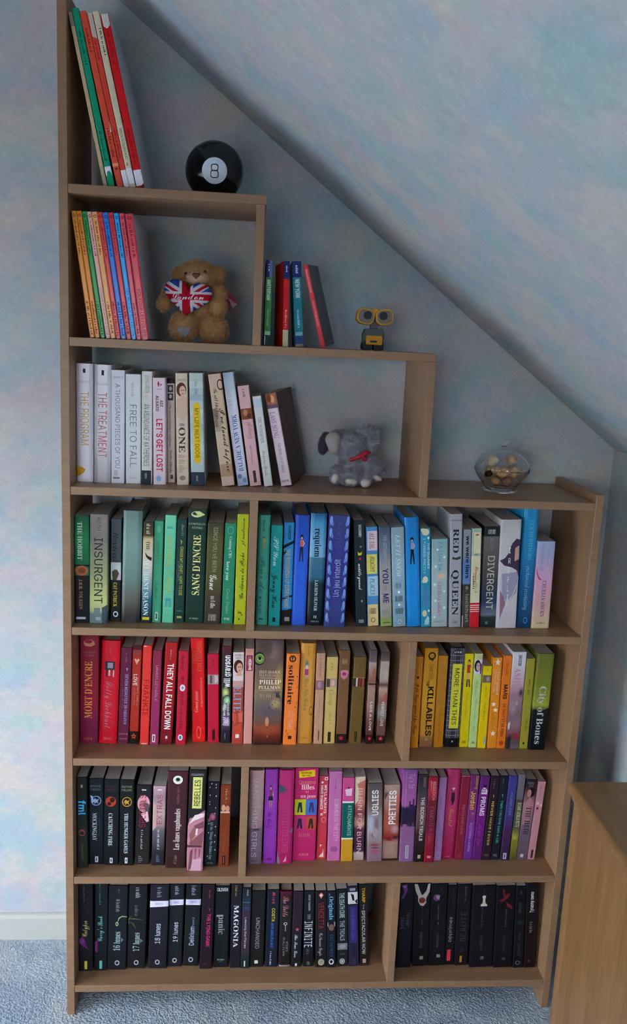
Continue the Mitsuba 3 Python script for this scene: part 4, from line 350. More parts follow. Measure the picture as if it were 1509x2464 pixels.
('yellow','p',0.8863,0.0628,0.0196,0.2067,-1.09,0,0.131,'e48c24','orange paperback with white blossoms and pale capitals',[('P',[(0.5,0.991),(0.6,0.965),(0.84,0.962),(0.65,0.944),(0.71,0.916),(0.5,0.931),(0.29,0.916),(0.35,0.944),(0.16,0.962),(0.4,0.965)],'f0d8c0'),('P',[(0.35,0.523),(0.43,0.503),(0.64,0.501),(0.48,0.486),(0.53,0.465),(0.35,0.476),(0.17,0.465),(0.22,0.486),(0.06,0.501),(0.27,0.503)],'f4dcc4'),('P',[(0.6,0.459),(0.68,0.438),(0.89,0.437),(0.73,0.422),(0.78,0.401),(0.6,0.412),(0.42,0.401),(0.47,0.422),(0.31,0.437),(0.52,0.438)],'f0d4b4'),('P',[(0.5,0.202),(0.59,0.178),(0.82,0.176),(0.65,0.16),(0.7,0.135),(0.5,0.149),(0.3,0.135),(0.35,0.16),(0.18,0.176),(0.41,0.178)],'f4dcc4'),('T','IT S NOT SUMMER',0.894,0.592,'f4dcb8',0.65,0.24,'I'),('T','WITHOUT YOU',0.867,0.619,'f4dcb8',0.3,0.24,'I'),('N',0.394,0.211,'cc7820',0.4,0.3)],None),
('yellow','p',0.9066,0.0626,0.0188,0.2115,-0.57,0,0.131,'e47824','deep orange slim paperback with short black capitals',[('E',0.058,0.5,0.027,0.26,'a8481c'),('T','MARS',0.695,0.534,'241810',0.5,0.42,'B'),('T','DE TOUT ET DE RIEN',0.489,0.13,'8c3c14',0.5,0.3,'B'),('N',0.924,0.789,'c45c18',0.5,0.3),('N',0.498,0.274,'a8541c',0.85,0.1)],None),
('yellow','p',0.9265,0.0623,0.0297,0.22,-0.74,0,0.131,'b08c9c','paperback with white head and murky pink grey picture below',[('G',[(1,'dcd8e0'),(0.866,'d4ccd4'),(0.672,'c4a4b4'),(0.565,'9c7884'),(0.349,'84646c'),(0.241,'907078'),(0.134,'7c3c48'),(0.069,'5c4c54'),(0,'6c6068')]),('B',0.586,0.8,0.069,0.25,'403040'),('B',0.435,0.3,0.108,0.35,'a88890'),('P',[(0.05,0.263),(0.2,0.284),(0.15,0.198),(0.05,0.211)],'dcd4d8'),('B',0.134,0.7,0.06,0.35,'94303c'),('P',[(0,0.112),(0.35,0.134),(0.3,0),(0,0)],'2c2c28'),('T','IAN & VIVIAN',0.97,0.858,'34343c',0.55,0.22,'B'),('T','ASHES',0.841,0.586,'c48ca4',0.45,0.5,'S'),('T','la',0.5,0.453,'dccdd4',0.6,0.24,'E')],None),
('yellow','p',0.9569,0.0619,0.0183,0.2062,-0.46,0,0.131,'9c9434','olive yellow slim paperback with tiny black capitals',[('E',0.06,0.45,0.014,0.12,'2c2c14'),('T','WILLER',0.779,0.604,'3c3c14',0.5,0.2,'I'),('N',0.336,0.189,'6c6828',0.6,0.24)],None),
('yellow','p',0.9758,0.0574,0.0353,0.219,0.31,0,0.131,'6c7028','olive green paperback shading to black foot with tall pale title, rightmost of its row',[('G',[(1,'6c7434'),(0.706,'78802c'),(0.468,'94a03c'),(0.42,'4c5428'),(0.381,'141c20'),(0,'0c1014')]),('P',[(0,0.42),(0.2,0.429),(0.3,0.394),(0.6,0.411),(1,0.446),(1,0.359),(0,0.359)],'141c20'),('T','City of Bones',0.671,0.056,'bcc0bc',0.52,0.42,'S')],None),
('black','p',0.018,0.0318,0.021,0.2073,-0.32,0,0.131,'181c1c','black paperback with bright blue lowercase letters, leftmost of its row',[('G',[(1,'20201c'),(0.585,'1c2420'),(0,'2c2c24')]),('R',0.889,0.922,'988c98',0.42,0.6),('O',0.396,0.48,0.037,0.32,'a84450',0.75),('P',[(0.3,0.401),(0.5,0.438),(0.7,0.401),(0.5,0.415)],'a84450'),('T','fml',0.751,0.59,'44b4ec',0.5,0.66,'B'),('T','Auclair',0.263,0.088,'6c6c34',0.5,0.18,'I')],None),
('black','p',0.0395,0.0458,0.0299,0.1975,0.08,0,0.131,'161c22','black paperback with pale blue ring emblem, first of the three ring emblem books',[('O',0.746,0.5,0.056,0.35,'a0b8e0',0.84),('P',[(0.25,0.727),(0.4,0.776),(0.55,0.756),(0.72,0.776),(0.6,0.737),(0.68,0.712),(0.5,0.727),(0.36,0.707),(0.4,0.737)],'a0b8e0'),('P',[(0.1,0.81),(0.25,0.8),(0.4,0.732),(0.2,0.722)],'a0b8e0'),('R',0.024,0.093,'dcd8ec',0.42,0.64),('R',0.039,0.078,'303844',0.48,0.56),('H','SUZANNE',0.917,'6c7c88',0.024,0.08,0.8,'S'),('H','COLLINS',0.878,'6c7c88',0.024,0.08,0.8,'S'),('T','MOCKINGJAY',0.605,0.283,'d4dce8',0.4,0.3,'S'),('N',0.551,0.332,'2c4454',0.75,0.14)],None),
('black','p',0.07,0.0428,0.0309,0.197,0.59,0,0.131,'161a1c','black paperback with red ring emblem, second of the three ring emblem books',[('E',0.746,0.45,0.059,0.36,'b8402c'),('E',0.765,0.55,0.029,0.16,'2c1814'),('E',0.721,0.35,0.02,0.12,'2c1814'),('R',0.022,0.086,'e0dcf0',0.42,0.62),('R',0.037,0.071,'303844',0.48,0.56),('H','SUZANNE',0.922,'503438',0.024,0.08,0.8,'S'),('H','COLLINS',0.883,'503438',0.024,0.08,0.8,'S'),('T','CATCHING FIRE',0.614,0.227,'d8e0e4',0.45,0.28,'S'),('N',0.516,0.32,'481c24',0.72,0.12)],None),
('black','p',0.1034,0.0412,0.0288,0.1975,0.5,0,0.131,'15191a','black paperback with gold ring emblem, third of the three ring emblem books',[('O',0.746,0.5,0.056,0.35,'d49830',0.84),('P',[(0.25,0.727),(0.4,0.776),(0.55,0.756),(0.72,0.776),(0.6,0.737),(0.68,0.712),(0.5,0.727),(0.36,0.707),(0.4,0.737)],'d49830'),('R',0.024,0.093,'dcdce8',0.4,0.6),('R',0.044,0.073,'303844',0.46,0.54),('H','SUZANNE',0.922,'908878',0.024,0.1,0.85,'S'),('H','COLLINS',0.883,'908878',0.024,0.1,0.85,'S'),('T','THE HUNGER GAMES',0.615,0.141,'ccd8e4',0.47,0.28,'S')],None),
('black','p',0.1349,0.0448,0.0305,0.1839,1.3,0,0.131,'201e22','black paperback with tilted pale face oval and dark red capitals',[('G',[(1,'1c1c20'),(0.421,'241e22'),(0,'262422')]),('R',0.932,0.947,'d8d4d4',0.35,0.65),('E',0.768,0.5,0.105,0.42,'d89ca4'),('E',0.747,0.5,0.068,0.3,'b07880'),('P',[(0.5,0.789),(0.9,0.763),(0.85,0.658),(0.6,0.684)],'5c5054'),('P',[(0.3,0.642),(0.8,0.674),(0.9,0.553),(0.75,0.537),(0.5,0.589)],'e4b8c0'),('T','SPECIALS',0.468,0.884,'9c2438',0.45,0.42,'I'),('N',0.437,0.179,'b4acb0',0.45,0.14),('N',0.105,0.021,'84808c',0.4,0.3)],None),
('black','p',0.1715,0.041,0.0263,0.1837,0.73,0,0.131,'a88c94','paperback fading pink grey to black with red capitals',[('G',[(1,'c49ca4'),(0.858,'a08490'),(0.647,'b8a4a4'),(0.5,'947c7c'),(0.437,'605c64'),(0.279,'4c444c'),(0.174,'2c2830'),(0,'22202a')]),('R',0.947,0.963,'e4d8dc',0.35,0.7),('P',[(0,0.805),(0.25,0.763),(0.3,0.489),(0,0.437)],'c4a09c'),('T','EXTRAS',0.516,0.9,'b84c54',0.55,0.42,'I'),('N',0.458,0.195,'c4bcc4',0.5,0.2),('N',0.132,0.037,'5c607c',0.5,0.3)],None),
('black','p',0.2012,0.0312,0.0418,0.2226,0.89,0,0.131,'3e1e26','thick maroon black paperback with white eye disc and white lowercase title',[('G',[(1,'4c2028'),(0.56,'40202a'),(0,'38201e')]),('E',0.914,0.5,0.043,0.24,'ece8e0'),('E',0.914,0.5,0.026,0.15,'b8d0b8'),('E',0.918,0.5,0.017,0.1,'10201c'),('T','Stephenie Meyer',0.668,0.845,'8c5c70',0.52,0.13,'E'),('T','Les âmes vagabondes',0.19,0.621,'dcd0cc',0.52,0.3,'S'),('T','JC Lattes',0.043,0.138,'a08480',0.48,0.15,'E')],None),
('black','p',0.2462,0.0215,0.0346,0.2313,0.91,0,0.131,'22201f','black paperback with cream title label and pink statue photo below',[('R',0.624,0.93,'dcdc80',0.22,0.78),('P',[(0,0.442),(0.1,0.525),(0.3,0.533),(1,0.607),(1,0),(0.05,0),(0,0.153)],'c08090'),('P',[(0.05,0.463),(0.4,0.558),(1,0.579),(1,0.545),(0.4,0.504)],'ecd4d8'),('P',[(0.1,0.36),(0.45,0.463),(0.6,0.442),(0.5,0.368),(0.2,0.285)],'94605c'),('P',[(0.35,0.45),(0.95,0.5),(0.95,0.434),(0.6,0.417)],'804858'),('P',[(0.5,0.421),(0.62,0.43),(0.58,0.36),(0.48,0.36)],'f0dce0'),('P',[(0.1,0.277),(0.6,0.351),(0.95,0.401),(0.9,0.256),(0.4,0.236)],'8c545c'),('P',[(0,0.26),(0.9,0.252),(0.9,0.236),(0,0.236)],'5c3044'),('P',[(0.2,0.194),(0.35,0.227),(0.3,0.029),(0.1,0)],'7c4858'),('P',[(0.45,0.227),(0.6,0.227),(0.55,0.112),(0.5,0.112)],'94586c'),('P',[(0.7,0.227),(0.85,0.227),(0.8,0.153),(0.7,0.132)],'94586c'),('P',[(0.25,0),(0.35,0.112),(0.9,0.128),(0.88,0)],'d4a4b8'),('H','GODBERSEN',0.955,'a8a4a8',0.021,0.1,0.85,'I'),('T','REBELLES',0.645,0.905,'3c3c20',0.5,0.34,'I')],None),
('black','p',0.2829,0.0368,0.0255,0.1963,1.16,0,0.131,'1c1c26','black violet paperback with tiny stars and pink curl emblem',[('G',[(1,'241c2c'),(0.626,'20202c'),(0,'182428')]),('E',0.98,0.35,0.008,0.035,'d8dce4'),('E',0.97,0.7,0.008,0.035,'d8dce4'),('E',0.936,0.2,0.008,0.035,'d8dce4'),('E',0.936,0.72,0.008,0.035,'d8dce4'),('E',0.847,0.25,0.008,0.035,'d8dce4'),('E',0.837,0.75,0.008,0.035,'d8dce4'),('E',0.768,0.25,0.008,0.035,'d8dce4'),('E',0.739,0.25,0.008,0.035,'d8dce4'),('E',0.7,0.75,0.008,0.035,'d8dce4'),('E',0.635,0.72,0.008,0.035,'d8dce4'),('E',0.512,0.25,0.008,0.035,'d8dce4'),('E',0.478,0.8,0.008,0.035,'d8dce4'),('E',0.404,0.25,0.008,0.035,'d8dce4'),('E',0.374,0.8,0.008,0.035,'d8dce4'),('E',0.296,0.8,0.008,0.035,'d8dce4'),('E',0.202,0.85,0.008,0.035,'d8dce4'),('E',0.123,0.25,0.008,0.035,'d8dce4'),('E',0.596,0.52,0.044,0.26,'a04c70'),('E',0.596,0.54,0.02,0.13,'b87c90'),('P',[(0.15,0.557),(0.3,0.586),(0.4,0.547),(0.2,0.527)],'a04c70'),('T','BEAUTIFUL',0.941,0.65,'4c2444',0.45,0.26,'I'),('T','All the Things We Didn t Say',0.537,0.084,'9cacb4',0.5,0.24,'S'),('N',0.054,0.034,'5c6c70',0.5,0.5)],None),
('black','p',0.3141,0.0357,0.0214,0.1907,0.27,0,0.131,'80381e','rust brown paperback with two figures photo strip, last before the upright',[('R',0.66,0.761,'6c2c20',0,1),('E',0.721,0.3,0.041,0.2,'d09c7c'),('E',0.711,0.7,0.041,0.2,'c89070'),('R',0.66,0.68,'d8b098',0,0.95),('R',0.025,0.137,'30181c',0.35,0.65),('R',0.041,0.122,'9c7060',0.46,0.52),('N',0.954,0.822,'c8946c',0.55,0.18),('N',0.797,0.772,'b07c50',0.5,0.1),('N',0.416,0.183,'9c5838',0.45,0.12)],None),
('pink','h',0.3744,0.0454,0.031,0.2186,0,0,0.146,'b8949c','dusty rose to mauve hardback with widely spaced white capitals, first right of the upright',[('G',[(1,'d4aca8'),(0.676,'cca4a4'),(0.409,'bc94a0'),(0.382,'8c7484'),(0.187,'88748c'),(0,'806c80')]),('R',0.364,0.382,'54444c',0.35,0.8),('T','VANISHING GIRLS',0.929,0.071,'dccdd4',0.45,0.34,'I'),('N',0.044,0.027,'5c5064',0.5,0.4)],None),
('pink','h',0.4098,0.0472,0.027,0.22,-0.56,0,0.146,'b040cc','vivid purple hardback with tiny girl in dark skirt',[('G',[(1,'a840b8'),(0.535,'b444cc'),(0,'a83cc8')]),('E',0.814,0.45,0.022,0.1,'4c1c38'),('E',0.805,0.45,0.015,0.07,'e0b0b8'),('P',[(0.35,0.783),(0.6,0.783),(0.57,0.721),(0.38,0.721)],'943c74'),('P',[(0.6,0.779),(0.7,0.735),(0.62,0.704)],'d8a0b0'),('P',[(0.3,0.721),(0.62,0.721),(0.64,0.677),(0.28,0.677)],'241c34'),('P',[(0.35,0.677),(0.43,0.677),(0.42,0.602),(0.36,0.602)],'d8a0b0'),('P',[(0.5,0.677),(0.58,0.677),(0.57,0.602),(0.51,0.602)],'d8a0b0'),('T','The Carly',0.558,0.381,'8430a0',0.45,0.4,'C'),('N',0.058,0.04,'5c1c78',0.5,0.45)],None),
('pink','h',0.4393,0.0459,0.0323,0.2191,-0.62,0,0.146,'c02470','magenta hardback with grey blots and faint pale capitals',[('G',[(1,'c02c74'),(0,'bc2468')]),('P',[(0,0.849),(0.3,0.836),(0.55,0.8),(0.3,0.764),(0,0.76)],'54506c'),('P',[(0.85,0.364),(1,0.391),(1,0.32),(0.8,0.347)],'8c8084'),('P',[(0,0.142),(0.15,0.053),(0.2,0),(0,0)],'8c7c94'),('P',[(0.4,0.018),(0.5,0.053),(0.6,0.098),(0.62,0.027)],'dca0b4'),('T','PRETTY LITTLE LIARS',0.676,0.12,'cc5088',0.5,0.4,'I')],None),
('pink','p',0.4738,0.0583,0.0496,0.2178,-0.52,0,0.131,'c8286c','thick raspberry paperback with yellow label and four coloured jeans squares',[('P',[(0.15,0.968),(0.85,0.986),(0.86,0.914),(0.17,0.896)],'ecc81c'),('R',0.5,0.667,'c4c824',0.02,0.5),('R',0.5,0.667,'4474c8',0.5,0.98),('R',0.338,0.486,'c83878',0.04,0.48),('R',0.338,0.486,'c85038',0.54,0.96),('P',[(0.18,0.635),(0.32,0.635),(0.37,0.527),(0.28,0.527),(0.25,0.59),(0.2,0.527),(0.13,0.527)],'283448'),('P',[(0.68,0.635),(0.82,0.635),(0.87,0.527),(0.78,0.527),(0.75,0.59),(0.7,0.527),(0.63,0.527)],'44346c'),('P',[(0.19,0.459),(0.33,0.459),(0.38,0.351),(0.29,0.351),(0.26,0.414),(0.21,0.351),(0.14,0.351)],'30203c'),('P',[(0.68,0.459),(0.82,0.459),(0.87,0.351),(0.78,0.351),(0.75,0.414),(0.7,0.351),(0.63,0.351)],'3c2c2c'),('N',0.964,0.941,'a86c20',0.5,0.5),('N',0.932,0.914,'a86c20',0.5,0.4),('H','Quatre',0.851,'e89880',0.041,0.15,0.9,'I'),('H','filles',0.802,'f8d8dc',0.054,0.28,0.86,'S'),('H','et',0.752,'f0a0a0',0.027,0.46,0.62,'I'),('H','un jean',0.707,'f4c4cc',0.041,0.26,0.92,'S'),('N',0.306,0.261,'d86c84',0.5,0.5),('N',0.081,0.054,'e87c98',0.5,0.45)],None),
('pink','p',0.527,0.0646,0.0204,0.1975,-0.75,0,0.131,'cc3a4c','coral red slim paperback with white flower dots and white capitals',[('G',[(1,'b83c50'),(0.6,'cc3a50'),(0,'d04048')]),('O',0.965,0.75,0.02,0.2,'f4dce0',0.6),('P',[(0.35,0.94),(0.4,0.927),(0.52,0.926),(0.43,0.917),(0.46,0.904),(0.35,0.911),(0.24,0.904),(0.27,0.917),(0.18,0.926),(0.3,0.927)],'f8e4e4'),('P',[(0.35,0.565),(0.4,0.549),(0.54,0.548),(0.44,0.537),(0.47,0.52),(0.35,0.529),(0.23,0.52),(0.26,0.537),(0.16,0.548),(0.3,0.549)],'f8e4e4'),('O',0.475,0.6,0.035,0.25,'e47c88',0.7),('P',[(0.3,0.18),(0.5,0.17),(0.35,0.14)],'f4dcdc'),('P',[(0.2,0.025),(0.6,0.075),(0.7,0.125),(0.75,0.02)],'f0d0c8'),('T',"WE'LL ALWAYS",0.895,0.55,'f4dce0',0.72,0.26,'B'),('T','HAVE SUMMER',0.89,0.6,'f4dce0',0.32,0.26,'B')],None),
('pink','p',0.5503,0.0569,0.0271,0.2115,-1.2,0,0.131,'c868a4','orchid pink paperback with wide pale capitals',[('G',[(1,'c070a8'),(0,'cc6ca8')]),('E',0.13,0.5,0.033,0.3,'9c5494'),('N',0.907,0.758,'84508c',0.5,0.12),('T','SUMMER IN THE CITY',0.702,0.219,'e4b4d8',0.6,0.34,'I')],None),
('pink','p',0.5798,0.0553,0.0254,0.1981,-1.43,0,0.131,'cc4c88','paperback in pink, teal and ochre blocks with white dividing stripes',[('P',[(0.2,0.861),(0.8,0.876),(0.75,0.786),(0.3,0.786)],'e8c4d8'),('E',0.881,0.5,0.01,0.08,'3c1c2c'),('R',0.701,0.721,'e8e4dc',0,1),('R',0.284,0.701,'0c5c54',0,1),('R',0.264,0.284,'e0dccc',0,1),('R',0,0.264,'c89424',0,1),('T','ATTACHMENTS',0.677,0.308,'b4d0c8',0.62,0.3,'I')],None),
('pink','p',0.6077,0.0591,0.0228,0.1982,-1.71,0,0.131,'b07c70','paperback with cream corners, brick picture and outlined letters, foot pale',[('G',[(1,'e0d0b4'),(0.915,'d4a890'),(0.716,'c48074'),(0.566,'843840'),(0.441,'b88878'),(0.377,'643048'),(0.217,'442848'),(0.107,'4c3050'),(0.087,'c0acac'),(0.002,'b09c98')]),('P',[(0,1),(0.4,0.965),(0.3,0.716),(0,0.666)],'e0d4b0'),('P',[(0.2,0.915),(1,0.965),(1,0.691),(0.6,0.766)],'c07064'),('P',[(0,0.526),(0.5,0.441),(1,0.466),(0.6,0.367)],'c89c88'),('T','BURN FOR BURN',0.875,0.077,'e8bcb4',0.5,0.4,'I')],None),
('pink','p',0.6382,0.0535,0.032,0.1859,-2.73,0,0.131,'705c60','grey paperback showing a pale nose and lips, tall white upward capitals',[('G',[(1,'544c4c'),(0.729,'74605c'),(0.58,'948890'),(0.356,'a0949c'),(0.25,'948084'),(0,'84687c')]),('B',0.489,0.22,0.16,0.3,'b0b4c4'),('B',0.463,0.62,0.16,0.22,'78646c'),('B',0.34,0.5,0.048,0.4,'5c484c'),('B',0.367,0.55,0.064,0.2,'a89a9c'),('B',0.213,0.5,0.032,0.5,'8c3c50'),('B',0.133,0.5,0.048,0.5,'a04c60'),('B',0.176,0.5,0.013,0.5,'58242c'),('T','UGLIES',0.59,0.92,'e4dcdc',0.5,0.4,'B')],None),
('pink','p',0.6713,0.0579,0.0345,0.1806,-1.63,0,0.131,'a88070','paperback with tan and red face close up, tall white upward capitals',[('G',[(1,'a88c80'),(0.791,'ac8878'),(0.626,'a4584c'),(0.407,'a05040'),(0.297,'8c2428'),(0.253,'a88074'),(0,'947868')]),('B',0.857,0.15,0.077,0.25,'54281c'),('B',0.791,0.85,0.165,0.25,'c45858'),('B',0.736,0.4,0.165,0.35,'a87c6c'),('B',0.505,0.25,0.137,0.35,'b05848'),('B',0.418,0.75,0.077,0.35,'b8949c'),('B',0.286,0.5,0.049,0.6,'781820'),('B',0.308,0.8,0.044,0.3,'3c2028'),('B',0.159,0.5,0.099,0.45,'a8847c'),('R',0,0.027,'3c2028',0,1),('T','PRETTIES',0.478,0.929,'ece0e0',0.55,0.42,'B')],None),
('pink','p',0.7089,0.0529,0.031,0.2191,-1.1,0,0.131,'8c4c94','purple paperback with dark city skyline and pale barcode label',[('G',[(1,'784c90'),(0.887,'94508c'),(0.617,'a05c98'),(0.59,'2c1c40'),(0.505,'281c34'),(0.392,'34203c'),(0.378,'8c5c88'),(0,'845c8c')]),('P',[(0.2,0.977),(0.24,0.977),(0.24,0.59),(0.2,0.59)],'b87cb8'),('P',[(0.5,0.59),(0.5,0.662),(0.6,0.662),(0.6,0.626),(0.75,0.626),(0.75,0.685),(0.85,0.685),(0.85,0.617),(1,0.617),(1,0.572),(0.5,0.572)],'34204c'),('P',[(0.1,0.378),(0.1,0.414),(0.4,0.414),(0.4,0.392),(0.6,0.392),(0.6,0.365),(0.8,0.365),(0.8,0.423),(0.85,0.423),(0.85,0.36),(1,0.36),(1,0.347),(0.1,0.347)],'8c5c88'),('R',0.036,0.18,'b0a4b8',0.38,0.62),('R',0.05,0.167,'94889c',0.44,0.56),('T','Tu + Io',0.959,0.797,'b498cc',0.6,0.4,'I')],None),
('pink','p',0.7411,0.0526,0.0216,0.2082,-0.73,0,0.131,'2a2428','black paperback with pale plain capitals, between the skyline and red ones',[('G',[(1,'2c2428'),(0.841,'30343c'),(0.556,'6c4c50'),(0.413,'5c4444'),(0.318,'302024'),(0,'1c1414')]),('R',0.86,0.969,'6c4c48',0.5,0.75),('R',0.038,0.081,'a09884',0.35,0.65),('T','THE SCORCH TRIALS',0.746,0.242,'c8c0c0',0.55,0.32,'B')],None),
('pink','p',0.7633,0.0507,0.0204,0.2038,-0.68,0,0.131,'94243c','red and wine paperback with chalky letters',[('G',[(1,'8c1c30'),(0.816,'a82c40'),(0.718,'702030'),(0.476,'581c30'),(0.282,'881c34'),(0,'84182c')]),('P',[(0.2,0.961),(0.4,0.942),(0.3,0.816),(0.25,0.864)],'d86070'),('R',0.049,0.078,'d87c8c',0.3,0.7),('T','REBECCA',0.951,0.728,'d4a0a8',0.6,0.3,'I'),('T','FAMOUS in love',0.66,0.233,'9c5464',0.5,0.44,'I')],None),
('pink','p',0.787,0.0574,0.0164,0.1992,-0.31,0,0.131,'9c6ca0','lilac grey slim paperback with small outlined label',[('O',0.067,0.5,0.04,0.3,'b894b8',0.8),('N',0.766,0.616,'745080',0.4,0.2)],None),
('pink','h',0.8054,0.064,0.0283,0.2151,0.17,0,0.146,'b02c60','raspberry hardback with tiny dark figure and gold script',[('G',[(1,'a82c5c'),(0.551,'b43468'),(0,'9c1c4c')]),('P',[(0.35,0.792),(0.5,0.801),(0.65,0.792),(0.52,0.773)],'dca8b0'),('E',0.782,0.5,0.012,0.08,'e0b8b8'),('P',[(0.38,0.745),(0.62,0.745),(0.66,0.667),(0.5,0.597),(0.36,0.667)],'301c30'),('T','Scarlet',0.574,0.366,'d08850',0.5,0.4,'C'),('N',0.032,0.019,'d47c8c',0.5,0.4)],None),
('pink','p',0.8344,0.0604,0.0189,0.2023,0.35,0,0.131,'802038','wine red paperback with faint rosy lettering',[('R',0.99,1,'a86474',0,1),('T','TRUTH AND DARE',0.67,0.3,'a8586c',0.5,0.26,'B'),('N',0.064,0.025,'a04c60',0.5,0.5)],None),
('pink','p',0.8539,0.06,0.0192,0.2044,0.44,0,0.131,'783080','purple paperback with golden upper lettering',[('G',[(1,'6c2c60'),(0.59,'7c3470'),(0.346,'7c3494'),(0,'682880')]),('T','Calling',0.99,0.834,'d0943c',0.75,0.3,'I'),('T','Jordan',0.81,0.59,'dca048',0.45,0.5,'B'),('N',0.556,0.512,'b87c3c',0.6,0.3),('T','VICTORIA LAURIE',0.444,0.093,'b4a0dc',0.5,0.24,'I')],None),
('pink','p',0.8737,0.0595,0.0207,0.2016,0.98,0,0.131,'74207c','violet paperback with white arched ticket emblem and white capitals',[('G',[(1,'602470'),(0.55,'78207c'),(0,'5c206c')]),('P',[(0.2,0.787),(0.25,0.847),(0.4,0.866),(0.6,0.866),(0.85,0.837),(0.85,0.787)],'d8c8dc'),('R',0.866,0.896,'2c1438',0.4,0.7),('T','21',0.856,0.802,'5c2868',0.5,0.3,'B'),('T','PROMS',0.762,0.53,'e0d0e0',0.5,0.46,'B'),('T','to die for',0.426,0.173,'a050a4',0.5,0.34,'E')],None),
('pink','p',0.895,0.059,0.0194,0.2017,1.65,0,0.131,'2c1c28','black slim paperback with thin gold title, left one of the two thin black ones',[('P',[(0.4,0.787),(0.55,0.777),(0.5,0.738)],'b8a04c'),('N',0.965,0.847,'6c5c64',0.4,0.18),('T','NEVER HAVE I EVER',0.708,0.178,'b8a04c',0.5,0.26,'B'),('N',0.074,0.045,'746070',0.5,0.5)],None),
('pink','p',0.9157,0.06,0.0186,0.2019,1.6,0,0.131,'1c202c','black slim paperback with thin teal title, right one of the two thin black ones',[('P',[(0.4,0.792),(0.55,0.782),(0.5,0.743)],'4c9c9c'),('N',0.97,0.861,'54606c',0.4,0.18),('T','TWO TRUTHS AND A LIE',0.713,0.198,'4c9c9c',0.5,0.26,'B'),('N',0.069,0.04,'5c6878',0.5,0.5)],None),
('pink','p',0.9366,0.0579,0.0186,0.2029,1.12,0,0.131,'40407c','indigo paperback with thin spaced letters and small white label',[('G',[(1,'44408c'),(0.547,'403c78'),(0.35,'4c2854'),(0,'2c2444')]),('R',0.015,0.089,'b8b0bc',0.3,0.7),('R',0.03,0.074,'443c54',0.42,0.56),('T','FLAWLESS',0.803,0.537,'8c94c4',0.5,0.26,'I')],None),
('pink','p',0.9582,0.0589,0.0152,0.207,0.92,0,0.131,'6c6c5c','grey to mossy green slim paperback with pale capitals',[('G',[(1,'70707c'),(0.725,'6c6470'),(0.696,'4c4444'),(0.386,'545440'),(0.29,'8c8c3c'),(0.145,'747428'),(0,'4c4c2c')]),('E',0.266,0.4,0.029,0.3,'a8a044'),('T','SOME GIRLS BITE',0.676,0.386,'b8bc94',0.55,0.5,'B')],None),
('pink','p',0.974,0.0598,0.0245,0.1935,1.63,0,0.131,'7c6470','paperback with dark haired girl seen from behind, dark stacked title',[('G',[(1,'28202c'),(0.912,'2c2028'),(0.772,'7c5c60'),(0.694,'a87c84'),(0.461,'84647c'),(0.306,'6c5c6c'),(0,'64505c')]),('E',0.855,0.65,0.062,0.3,'241418'),('E',0.834,0.4,0.047,0.2,'b88074'),('P',[(0.2,0.72),(0.45,0.782),(0.6,0.782),(0.85,0.731),(0.75,0.487),(0.1,0.435)],'b07c80'),('R',0.031,0.073,'c8bcc4',0.32,0.6),('H','KIERA',0.959,'8c8890',0.026,0.15,0.75,'I'),('H','CASS',0.922,'8c8890',0.026,0.25,0.7,'I'),('T','THE HEIR',0.668,0.316,'3c2c44',0.55,0.5,'S')],None),
('pink','p',0.9991,0.0607,0.0167,0.1889,2.53,0,0.131,'c08894','dull pink slim paperback with tiny white flowers, rightmost of its row',[('P',[(0.3,0.75),(0.36,0.733),(0.53,0.732),(0.4,0.72),(0.44,0.702),(0.3,0.711),(0.16,0.702),(0.2,0.72),(0.07,0.732),(0.24,0.733)],'e8ccc4'),('P',[(0.8,0.729),(0.86,0.712),(1.03,0.71),(0.9,0.698),(0.94,0.681),(0.8,0.69),(0.66,0.681),(0.7,0.698),(0.57,0.71),(0.74,0.712)],'e0bcb4'),('E',0.66,0.35,0.016,0.15,'5c2c24'),('R',0.021,0.128,'40242c',0.4,0.68),('N',0.947,0.814,'946474',0.45,0.2)],None),
('dark','p',0.0168,0.0448,0.0298,0.2126,0,0,0.131,'1e1c24','black paperback with yellow script and yellow foot tag, leftmost of the bottom row',[('P',[(0,0.343),(0.25,0.4),(0.45,0.352),(0.55,0.281),(0.7,0.248),(0.5,0.267),(0.2,0.295)],'703074'),('E',0.343,0.2,0.038,0.15,'84388c'),('R',0.019,0.114,'dcd03c',0.4,0.6),('N',0.981,0.781,'6c6480',0.4,0.1),('T','Calypso',0.39,0.581,'c8b874',0.4,0.42,'C')],None),
('dark','p',0.0493,0.0458,0.0273,0.2124,0.65,0,0.131,'181e20','black paperback with aqua script and aqua foot tag',[('P',[(0.05,0.327),(0.25,0.351),(0.25,0.208),(0.05,0.217)],'7c2c74'),('R',0.017,0.112,'70c8bc',0.4,0.62),('N',0.99,0.757,'487880',0.4,0.13),('T',"Carry's Book",0.332,0.628,'7cc4c8',0.4,0.42,'C')],None),
('dark','p',0.0772,0.0474,0.04,0.2049,1.02,0,0.131,'1e2026','black paperback with pale vine flower and silver condensed upward title',[('O',0.548,0.47,0.025,0.08,'b4cca0',0.5),('P',[(0.5,0.578),(0.55,0.623),(0.75,0.648),(1,0.638),(1,0.628),(0.75,0.633),(0.6,0.613),(0.52,0.573)],'94a878'),('P',[(0.7,0.385),(0.85,0.36),(0.7,0.33)],'6c7c84'),('O',0.082,0.52,0.03,0.13,'b8bcc8',0.6),('N',0.965,0.896,'54505c',0.55,0.12),('N',0.841,0.682,'807c88',0.5,0.2),('T','16 lunes',0.226,0.459,'a8c0c4',0.48,0.36,'S')],None),
